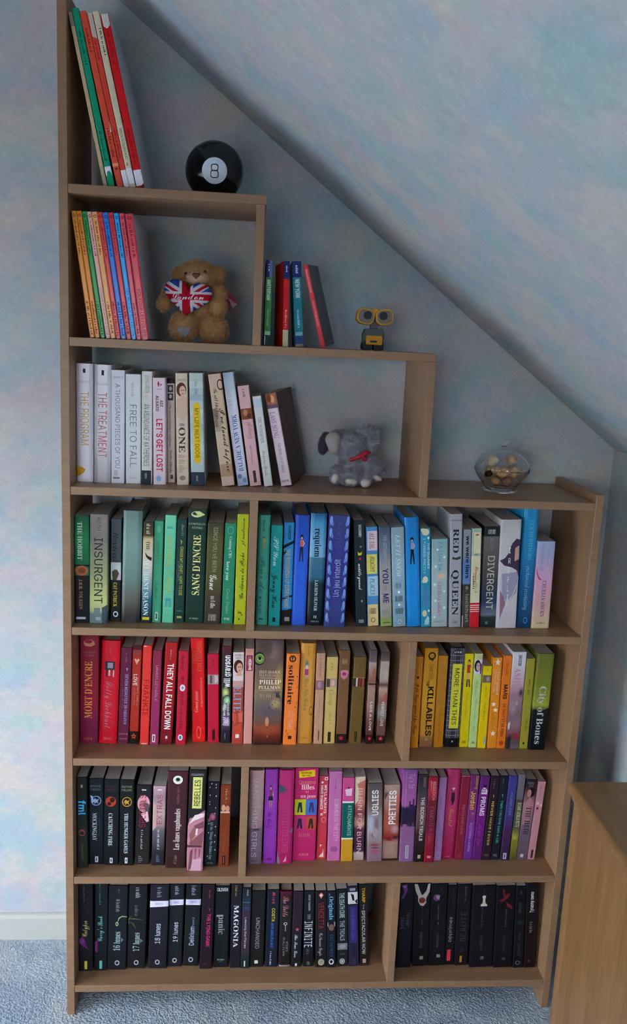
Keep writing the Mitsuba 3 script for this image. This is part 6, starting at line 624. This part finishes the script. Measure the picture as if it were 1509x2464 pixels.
# ---------------------------------------------------------------- soft toys
def level(blobs, k, edge):
    """smooth union of turned ellipsoids (centre, radii, turn about y in degrees) as one skin"""
    B = []
    for c, r, t in blobs:
        a = math.radians(t); B.append((*c, *r, math.cos(a), math.sin(a)))
    ex, sq = math.exp, math.sqrt
    def f(x, y, z):
        s = 0.0
        for cx, cy, cz, rx, ry, rz, ca, sa in B:
            dx, dy, dz = x-cx, (y-cy)/ry, z-cz
            ux, uz = (dx*ca+dz*sa)/rx, (-dx*sa+dz*ca)/rz
            l = sq(ux*ux+dy*dy+uz*uz); d = (l-1)*min(rx, ry, rz)
            if d < k*6: s += ex(-d/k)
        return k*math.log(s) if s > 1e-12 else -k*6
    lo = np.min([np.array(c)-max(r) for c, r, t in blobs], 0)-edge*2; hi = np.max([np.array(c)+max(r) for c, r, t in blobs], 0)+edge*2
    m = m3.Manifold.level_set(f, [*lo, *hi], edge).to_mesh()
    t = trimesh.Trimesh(m.vert_properties[:, :3], m.tri_verts, process=True)
    return t
def fur(skin, n, length, width, col, seed, gravity=.25, curl=.5):
    """short pile: thin curved blades rooted all over the skin; col(points) gives the colours"""
    g = np.random.default_rng(seed)
    pts, fi = trimesh.sample.sample_surface(skin, n, seed=seed); nrm = skin.face_normals[fi]
    pts = pts-nrm*.0006
    a = np.cross(nrm, g.normal(size=(n, 3))); a /= np.linalg.norm(a, axis=1, keepdims=True)+1e-9
    b = np.cross(nrm, a); ph = meshkit.noise(pts*90, 3)*12.0
    bend = a*np.cos(ph)[:, None]*0+curl*(np.stack([np.cos(ph), np.sin(ph*1.3), np.sin(ph)], 1))-np.array([0, 0, gravity])
    L = length*g.uniform(.6, 1.15, n)[:, None]; w = width*g.uniform(.7, 1.2, n)[:, None]
    m1 = pts+nrm*L*.55+bend*L*.12; d2 = nrm*.8+bend*.75; tip = m1+d2/np.linalg.norm(d2, axis=1, keepdims=True)*L*.55
    v = np.stack([pts-a*w, pts+a*w, m1-a*w*.8, m1+a*w*.8, tip], 1).reshape(-1, 3)
    i = np.arange(n)[:, None]*5; f = np.concatenate([i+[[0, 1, 3]], i+[[0, 3, 2]], i+[[2, 3, 4]]], 0)
    c = np.repeat(np.clip(col(pts)*g.uniform(.78, 1.18, (n, 1)), 0, 1), 5, axis=0)
    return trimesh.Trimesh(v, f, process=False), c
TB = np.array([.2415, .098, Z['z2']+.0005]); TU = .0001127
tp = lambda u, v, y=0: (TB[0]+(u-720)*TU, TB[1]+y*TU, TB[2]+(1462-v)*TU)
tr = lambda *r: tuple(x*TU for x in r)
teddy = [(tp(760, 960, 60), tr(310, 280, 330), 0), (tp(725, 345, -20), tr(330, 270, 240), 0), (tp(395, 350, 10), tr(110, 70, 125), 15), (tp(1080, 300, 10), tr(105, 70, 130), -15),
         (tp(270, 700, -110), tr(130, 120, 150), -35), (tp(175, 840, -200), tr(110, 110, 120), -20), (tp(1110, 640, -120), tr(120, 120, 150), 10), (tp(1100, 860, -220), tr(130, 120, 150), 0),
         (tp(515, 1215, -260), tr(225, 215, 240), 0), (tp(1040, 1240, -240), tr(230, 215, 220), 0), (tp(620, 1190, -60), tr(170, 220, 170), 0), (tp(950, 1200, -60), tr(170, 220, 170), 0)]
tk = thing('teddy_bear', 'honey brown plush teddy bear holding a union flag heart, sitting in the small square compartment', 'teddy bear')
skin = level(teddy, .0030, .0026)
def honey(p):
    base = lin('d0a270'); n = meshkit.noise(p*160, 5)[:, None]
    c = base*(.82+.36*n); dark = lin('a07848'); pink = lin('c09880')
    h = (meshkit.noise(p*60, 9)[:, None] > .62)
    return np.where(h, c*.6+pink*.4, c*.8+dark*.2)
skin.vertices = np.maximum(skin.vertices, [-9, -9, Z['z2']+.0004])
obj('body', skin, 'm_matte', tk, smooth=True, color=honey(np.array(skin.vertices))*.75)
fm, fc = fur(skin, 17000, .0062, .00034, honey, 3)
fm.vertices = np.maximum(fm.vertices, [-9, -9, Z['z2']+.0003])
k = obj('fur', fm, 'm_matte', tk, color=fc, label='fluffy honey pile'); labels[k]['kind'] = 'stuff'
mz = level([(tp(735, 395, -250), tr(190, 130, 105), 0)], .002, .0022)
obj('muzzle', mz, plain('muzzle', 'c4a284', .9, .1), tk, smooth=True, label='pale short pile muzzle')
mm, mc = fur(mz, 2600, .0026, .0003, lambda p: lin('ccac90')*np.ones((len(p), 1)), 5, .1, .3)
k = obj('muzzle_fur', mm, 'm_matte', tk, color=mc); labels[k] = {'kind': 'stuff'}
ns = m3.Manifold.batch_hull([m3.Manifold.sphere(r*TU, 20).translate(list(tp(u, v, -372))) for u, v, r in ((680, 350, 26), (762, 345, 26), (722, 400, 20))])
obj('nose', ns, plain('nose', '5c3018', .5), tk, smooth=True, label='brown stitched nose')
for u, v in ((545, 340), (860, 290)):
    obj('eye', m3.Manifold.sphere(34*TU, 20).translate(list(tp(u, v, -240))), plain('eye', '100a08', .12, .6), tk, smooth=True, label='shiny black eye')
# the heart cushion sewn to the paws
def heart_mesh():
    t = np.linspace(0, 2*np.pi, 160, endpoint=False)
    hx = 16*np.sin(t)**3; hy = 13*np.cos(t)-5*np.cos(2*t)-2*np.cos(3*t)-np.cos(4*t)
    out = np.column_stack([hx*25.0, -hy*19.5])            # in crop units, before placing
    a = math.radians(6); out = out@np.array([[math.cos(a), math.sin(a)], [-math.sin(a), math.cos(a)]])
    lo, hi = out.min(0), out.max(0)
    out = (out-lo)/(hi-lo)*[800, 630]+[195, 440]
    return Polygon(out)
hp = heart_mesh()
from scipy.spatial import Delaunay
def jack(u, v):
    """union flag colours on the cushion, u v in the crop's units"""
    cx, cy = 565+(v-720)*.02, 725-(u-565)*.02
    du, dv = u-cx, v-cy
    B_, W_, R_ = lin('2c4494'), lin('ccc4cc'), lin('b01c30')
    c = np.tile(B_, (len(u), 1))
    ang = .62
    for s in (1, -1):
        d = (dv-s*du*ang)/math.hypot(1, ang); w = np.abs(d) < 62; c[w] = W_
    for s in (1, -1):
        d = (dv-s*du*ang)/math.hypot(1, ang); off = np.where(du*1.0 > 0, -1, 1)*s*14
        w = np.abs(d-off) < 24; c[w] = R_
    w = (np.abs(du) < 112) | (np.abs(dv) < 88); c[w] = W_
    w = (np.abs(du) < 68) | (np.abs(dv) < 48); c[w] = R_
    return c
ring_ = np.array(shapely.segmentize(hp.exterior, 9).coords)[:-1]
gx, gy = np.meshgrid(np.arange(195, 1000, 7.0), np.arange(435, 1080, 7.0)); gp = np.column_stack([gx.ravel(), gy.ravel()])
inn = hp.buffer(-4); ok = shapely.contains_xy(inn, gp[:, 0], gp[:, 1]); P2 = np.vstack([ring_, gp[ok]])
tri = Delaunay(P2).simplices; cen = P2[tri].mean(1); tri = tri[shapely.contains_xy(hp, cen[:, 0], cen[:, 1])]
dist = shapely.distance(shapely.points(P2), hp.exterior); hgt = 95*np.sqrt(np.clip(1-(1-np.clip(dist/190, 0, 1))**2, 0, 1))
def bulge(u, v):
    dd = shapely.distance(shapely.points(np.column_stack([u, v])), hp.exterior); return 95*np.sqrt(np.clip(1-(1-np.clip(dd/190, 0, 1))**2, 0, 1))
HY = -350
fr = np.array([tp(u, v, HY-h) for (u, v), h in zip(P2, hgt)]); bk_ = np.array([tp(u, v, HY+h*.5) for (u, v), h in zip(P2, hgt)])
nP = len(P2); hm = trimesh.Trimesh(np.vstack([fr, bk_]), np.vstack([tri, tri[:, ::-1]+nP]), process=False)
cc = jack(P2[:, 0], P2[:, 1]); hk = obj('heart_cushion', hm, 'm_matte', tk, smooth=True, color=np.vstack([cc, cc]), label='stuffed heart printed with the union flag and the word London')
lv, lf, ln = line('London', 'C'); uu = 310+lv[:, 0]/ln*560; vv = 775-lv[:, 1]*105-(uu-310)*.04
obj('lettering', trimesh.Trimesh(np.array([tp(u, v, HY-h-9) for u, v, h in zip(uu, vv, bulge(uu, vv))]), lf, process=False), plain('thread', 'd8d0dc', .8), hk, label='white script lettering')
def strip(pts, w, y, th=4):
    p = np.array(pts, float); q = shapely.LineString(p).buffer(w/2, cap_style='flat'); v, f = tri_poly(q); n = len(v)
    a = np.array([tp(x, z, y+12*math.sin(x*.02)) for x, z in v]); b = np.array([tp(x, z, y+th+12*math.sin(x*.02)) for x, z in v])
    return trimesh.Trimesh(np.vstack([a, b]), np.vstack([f, f[:, ::-1]+n]), process=False)
plain('ribbon', '7a1224', .35, .5)
obj('ribbon_tail', strip([(1120, 470), (1200, 560), (1290, 660), (1380, 820)], 95, -60), 'm_ribbon', tk, label='dark red satin ribbon tail')
obj('ribbon_tail', strip([(1150, 500), (1230, 660), (1260, 760), (1290, 910)], 60, -40), 'm_ribbon', tk, label='dark red satin ribbon tail')
pad = np.array([(540+110*math.sin(t)**3*1.0, 1290-(85*math.cos(t)-33*math.cos(2*t)-13*math.cos(3*t))) for t in np.linspace(0, 2*np.pi, 30, endpoint=False)])
pv, pf = tri_poly(shapely.segmentize(Polygon(pad).buffer(0), 20))
def front_of(u, v, c, r): return c[2]-r[1]*math.sqrt(max(.05, 1-((u-c[0])/r[0])**2-((v-c[1])/r[2])**2))
pdv = np.array([tp(u, v, front_of(u, v, (515, 1215, -260), (225, 215, 240))-42) for u, v in pv])
obj('foot_pad', trimesh.Trimesh(np.vstack([pdv, pdv+[0, .003, 0]]), np.vstack([pf, pf[:, ::-1]+len(pdv)]), process=False), plain('pad', '8c8c94', .9, .1), tk, label='grey heart shaped foot pad')

# grey plush puppy on the third board
GB = np.array([.5615, .122, Z['z3']+.0004]); GU = .0001016
gpz = lambda u, v, y=0: (GB[0]+(u-754)*GU, GB[1]+y*GU, GB[2]+(1395-v)*GU)
gr = lambda *r: tuple(x*GU for x in r)
pk = thing('plush_puppy', 'fluffy grey plush puppy with white paws and red neck ribbon beside the white books', 'soft toy')
pup = [(gpz(800, 1000, 60), gr(250, 260, 270), 0), (gpz(720, 560, -40), gr(330, 260, 225), 20), (gpz(560, 480, 40), gr(300, 230, 190), 0), 
       (gpz(470, 1160, -60), gr(110, 160, 170), 0), (gpz(750, 1190, -180), gr(190, 190, 150), 0), (gpz(1060, 1190, -140), gr(130, 170, 160), 0), (gpz(1270, 1060, -20), gr(180, 190, 190), 0), (gpz(1100, 940, 0), gr(180, 180, 170), 0)]
ps = level(pup, .0028, .0026)
def grey(p):
    n = meshkit.noise(p*150, 15)[:, None]; a = lin('a8a8b2')*(.72+.5*n); return np.where(meshkit.noise(p*45, 21)[:, None] > .6, a*.75+lin('a094a4')*.25, a)
ps.vertices = np.maximum(ps.vertices, [-9, -9, Z['z3']+.0003])
obj('body', ps, 'm_matte', pk, smooth=True, color=grey(np.array(ps.vertices))*.7)
fm, fc = fur(ps, 15000, .0068, .00034, grey, 8, .3, .6); fm.vertices = np.maximum(fm.vertices, [-9, -9, Z['z3']+.0002])
k = obj('fur', fm, 'm_matte', pk, color=fc, label='fluffy grey pile'); labels[k]['kind'] = 'stuff'
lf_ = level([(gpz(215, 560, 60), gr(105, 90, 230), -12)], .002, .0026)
obj('ear', lf_, 'm_matte', pk, smooth=True, color=np.tile(lin('50485a'), (len(lf_.vertices), 1)), label='drooping ear coloured dark for the shade behind the muzzle')  # shade behind the muzzle is put into this ear's colour, its fur too
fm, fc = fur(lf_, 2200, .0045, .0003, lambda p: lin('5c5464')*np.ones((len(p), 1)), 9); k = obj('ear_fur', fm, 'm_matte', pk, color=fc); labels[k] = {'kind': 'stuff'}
re_ = level([(gpz(1030, 290, -60), gr(170, 110, 130), 30), (gpz(1150, 470, -70), gr(125, 100, 220), -18)], .0026, .0026)
lg = lambda p: lin('b4b4bc')*(.75+.5*meshkit.noise(p*150, 31)[:, None])
obj('ear', re_, 'm_matte', pk, smooth=True, color=lg(np.array(re_.vertices))*.6, label='long curly light grey ear')
fm, fc = fur(re_, 4500, .0072, .00036, lg, 12, .3, .9); k = obj('ear_fur', fm, 'm_matte', pk, color=fc); labels[k] = {'kind': 'stuff'}
sn = level([(gpz(350, 430, -190), gr(150, 120, 125), 30), (gpz(385, 600, -190), gr(115, 110, 130), 10)], .0040, .0022)
obj('muzzle', sn, plain('cream', 'a09690', .9, .1), pk, smooth=True, label='pale cream muzzle')
for c, r, t in (((440, 1235, -160), (72, 90, 120), 12), ((750, 1262, -330), (120, 60, 70), 0), ((1050, 1290, -270), (105, 70, 95), -30), ((1295, 1195, -170), (110, 70, 55), 25)):
    cm = m3.Manifold.sphere(1, 32).scale(list(gr(*r))).rotate([0, t, 0]).translate(list(gpz(*c)))
    obj('paw', cm, 'm_paw' if 'm_paw' in scene else plain('paw', 'd0c8c4', .8, .15), pk, smooth=True, label='white paw')
rb = m3.Manifold.batch_hull([m3.Manifold.sphere(40*GU, 16).scale([1, .5, 1]).translate(list(gpz(u, v, y))) for u, v, y in ((740, 835, -250), (900, 775, -262))])+m3.Manifold.batch_hull([m3.Manifold.sphere(r*GU, 16).scale([1, .5, 1]).translate(list(gpz(u, v, y))) for u, v, y, r in ((900, 765, -262, 40), (1010, 700, -235, 55), (1090, 690, -200, 40))])+m3.Manifold.batch_hull([m3.Manifold.sphere(r*GU, 16).scale([1, .5, 1]).translate(list(gpz(u, v, y))) for u, v, y, r in ((940, 770, -262, 30), (1020, 820, -250, 45))])
obj('neck_ribbon', rb, plain('redribbon', 'a01830', .4, .4), pk, smooth=True, label='crimson neck ribbon')

# ---------------------------------------------------------------- toy robot on the second board
RB = np.array([.5898, .105, Z['z2']+.0003]); RU = .000254
rp = lambda u, v: ((u-961)*RU, (797-v)*RU)
rk = thing('toy_robot', 'small yellow and grey toy robot with goggle head near the end of one board', 'toy robot')
def plate(poly, y0, y1, b=.0012):
    """a rounded plate: outline in crop units, between two depths"""
    g = Polygon([rp(*q) for q in poly.exterior.coords]) if isinstance(poly, Polygon) else poly
    lay = [(g.buffer(-b), y0), (g.buffer(-b*.3), y0+b*.3), (g, y0+b), (g, y1-b), (g.buffer(-b*.3), y1-b*.3), (g.buffer(-b), y1)]
    parts = []
    for (a, ya), (c, yc) in zip(lay[:-1], lay[1:]):
        pts = [(x, ya, z) for x, z in a.exterior.coords]+[(x, yc, z) for x, z in c.exterior.coords]; parts.append(m3.Manifold.hull_points(np.array(pts)))
    return m3.Manifold.batch_boolean(parts, m3.OpType.Add).translate(list(RB))
box_ = lambda u0, u1, v0, v1, r: sbox(u0+r, v0+r, u1-r, v1-r).buffer(r, 5)
plain('yellow', 'd8981c', .4, .45); plain('steel', '54585a', .45, .4); plain('dark', '26282a', .5, .35); plain('plate', '7c746c', .5, .4); plain('lens', '08080a', .08, .7)
for s_, uc in ((1, 893), (-1, 1040)):
    g = affinity.rotate(Polygon(box_(uc-69, uc+69, 480, 600, 48).exterior), s_*9)
    obj('goggle', plate(g, -.020, .012), 'm_yellow', rk, smooth=35, label='yellow goggle housing')
    gi = affinity.scale(g, .84, .82); obj('goggle_face', plate(gi, -.0212, -.0190, .0004), 'm_plate', rk, smooth=35, label='grey goggle face')
    u_, w_ = rp(uc+s_*12, 532)
    obj('lens', m3.Manifold.cylinder(.003, .0080, .0080, 40).rotate([90, 0, 0]).translate([RB[0]+u_, RB[1]-.0206, RB[2]+w_]), 'm_lens', rk, smooth=35, label='black round lens')
obj('bridge', plate(Polygon(box_(938, 992, 478, 530, 12).exterior), -.016, .008), 'm_yellow', rk, smooth=35)
obj('neck', plate(Polygon(box_(940, 997, 520, 650, 8).exterior), -.009, .008), 'm_steel', rk, smooth=35, label='grey neck')
obj('shoulders', plate(Polygon(box_(893, 1040, 632, 712, 14).exterior), -.016, .016), 'm_steel', rk, smooth=35, label='dark grey shoulders')
obj('chest', plate(Polygon(box_(903, 1032, 684, 756, 10).exterior), -.0195, .0160), 'm_yellow', rk, smooth=35, label='yellow chest box')
obj('chest_slot', plate(Polygon(box_(935, 990, 722, 736, 5).exterior), -.0200, -.0190, .0003), 'm_dark', rk, label='dark slot')
for u0, u1 in ((880, 957), (966, 1046)):
    obj('track', plate(Polygon(box_(u0, u1, 738, 796, 16).exterior), -.018, .018), 'm_dark', rk, smooth=35, label='black track block')
for u0, u1 in ((880, 906), (1028, 1050)):
    obj('arm', plate(Polygon(box_(u0, u1, 660, 742, 8).exterior), -.012, .006), 'm_steel', rk, smooth=35)

# ---------------------------------------------------------------- lidded glass dish with potpourri
GD = np.array([.878, .108, Z['z3']+.0004])
def lathe(prof, n=128, lobes=16):
    """closed outline (r, z, lobe depth) swept round"""
    p = np.array(prof, float); a = np.arange(n)*2*np.pi/n; m = len(p)
    r = p[:, 0][None]*(1+p[:, 2][None]*np.abs(np.cos(lobes/2*a))[:, None])
    v = np.stack([r*np.cos(a)[:, None], r*np.sin(a)[:, None], np.broadcast_to(p[:, 1], r.shape)], -1).reshape(-1, 3)+GD
    f = []
    for i in range(n):
        j = (i+1) % n
        for k in range(m):
            l = (k+1) % m; f += [(i*m+k, j*m+k, j*m+l), (i*m+k, j*m+l, i*m+l)]
    t = trimesh.Trimesh(v, np.array(f), process=True); t.merge_vertices(); t.update_faces(t.nondegenerate_faces()); trimesh.repair.fix_normals(t); return t
dk = thing('glass_dish', 'clear cut glass dish with knobbed lid holding potpourri, on the right end board', 'dish')
bowl = [(.00001, .0000, 0), (.030, .0000, 0), (.0335, .0012, 0), (.0335, .0060, 0), (.031, .0085, .01), (.036, .0150, .03), (.0450, .0270, .05), (.0520, .0380, .05), (.0555, .0470, .04), (.0550, .0485, .04), (.0530, .0485, .04), (.0500, .0390, .04), (.0430, .0285, .03), (.0330, .0165, .01), (.0250, .0115, 0), (.00001, .0105, 0)]
obj('bowl', lathe(bowl), 'm_glass', dk, smooth=25, label='cut glass bowl')
lid = [(.00001, .0960, 0), (.0060, .0950, 0), (.0074, .0925, 0), (.0076, .0885, 0), (.0150, .0870, .02), (.0290, .0820, .04), (.0420, .0735, .05), (.0510, .0630, .05), (.0545, .0540, .05), (.0550, .0490, .04), (.0528, .0490, .04), (.0520, .0540, .04), (.0485, .0622, .04), (.0400, .0712, .03), (.0275, .0795, .02), (.0120, .0848, 0), (.00001, .0858, 0)]
obj('lid', lathe(lid), 'm_glass', dk, smooth=25, label='domed glass lid')
kn = m3.Manifold.batch_hull([m3.Manifold.sphere(.0042, 24).translate([0, 0, .0992]), m3.Manifold.sphere(.0030, 24).translate([0, 0, .103])])+m3.Manifold.sphere(.0062, 32).translate([0, 0, .1085])+m3.Manifold.sphere(.0044, 24).translate([.0085, -.002, .1050])+m3.Manifold.batch_hull([m3.Manifold.sphere(.0025, 16).translate([.003, 0, .106]), m3.Manifold.sphere(.0025, 16).translate([.0075, -.0015, .1052])])+m3.Manifold.sphere(.0034, 24).translate([0, 0, .1152])
obj('knob', kn.translate(list(GD)), 'm_glass', dk, smooth=40, label='glass knob')
pieces = [((-.0150, -.0090, .0225), .0115, 'b08c64'), ((.0075, -.0140, .0225), .0112, '8c6450'), ((.0160, .0080, .0228), .0112, 'b48c60'), ((-.0070, .0130, .0225), .0112, 'a4845c'), ((-.0290, -.0080, .0380), .0082, '2c1c18'),
          ((.0000, -.0200, .0430), .0128, 'd4a878'), ((.0260, -.0100, .0435), .0135, 'c8a47c'), ((-.0190, .0100, .0420), .0125, 'c4a880'), ((.0130, .0170, .0440), .0130, 'b8946c'), ((-.0185, -.0185, .0480), .0085, 'c0a078'),
          ((-.0200, -.0060, .0640), .0110, 'd8c8a4'), ((.0210, .0030, .0670), .0118, 'bc9c74')]
for i, (c, r, h) in enumerate(pieces):
    ic = trimesh.creation.icosphere(3, 1.0); v = np.array(ic.vertices); g = np.random.default_rng(40+i)
    w = 1+.28*(meshkit.fbm(v*1.6+g.uniform(0, 50, 3), 3)-.5)+.10*np.cos(5*np.arctan2(v[:, 1], v[:, 0])+i)*(1-v[:, 2]**2)
    v = v*w[:, None]*r*np.array([1, .95, .82]); ang = g.uniform(-.6, .6); R_ = np.array([[math.cos(ang), 0, math.sin(ang)], [0, 1, 0], [-math.sin(ang), 0, math.cos(ang)]])
    ic.vertices = v@R_+GD+np.array(c)
    lab = 'near black dried petal curl lying in the lidded glass dish' if h == '2c1c18' else 'tan dried potpourri flower head lying in the lidded glass dish'
    k = numbered('potpourri_piece'); scene[k] = mikit.ply(ic, 'm_matte', smooth=True, color=np.tile(lin(h), (len(v), 1))*(.8+.4*meshkit.noise(v*900, i))[:, None])
    labels[k] = {'label': lab, 'category': 'potpourri'}
    if h != '2c1c18': labels[k]['group'] = 'potpourri in the glass dish'
del scene['type']; scene = {'type': 'scene', **scene}
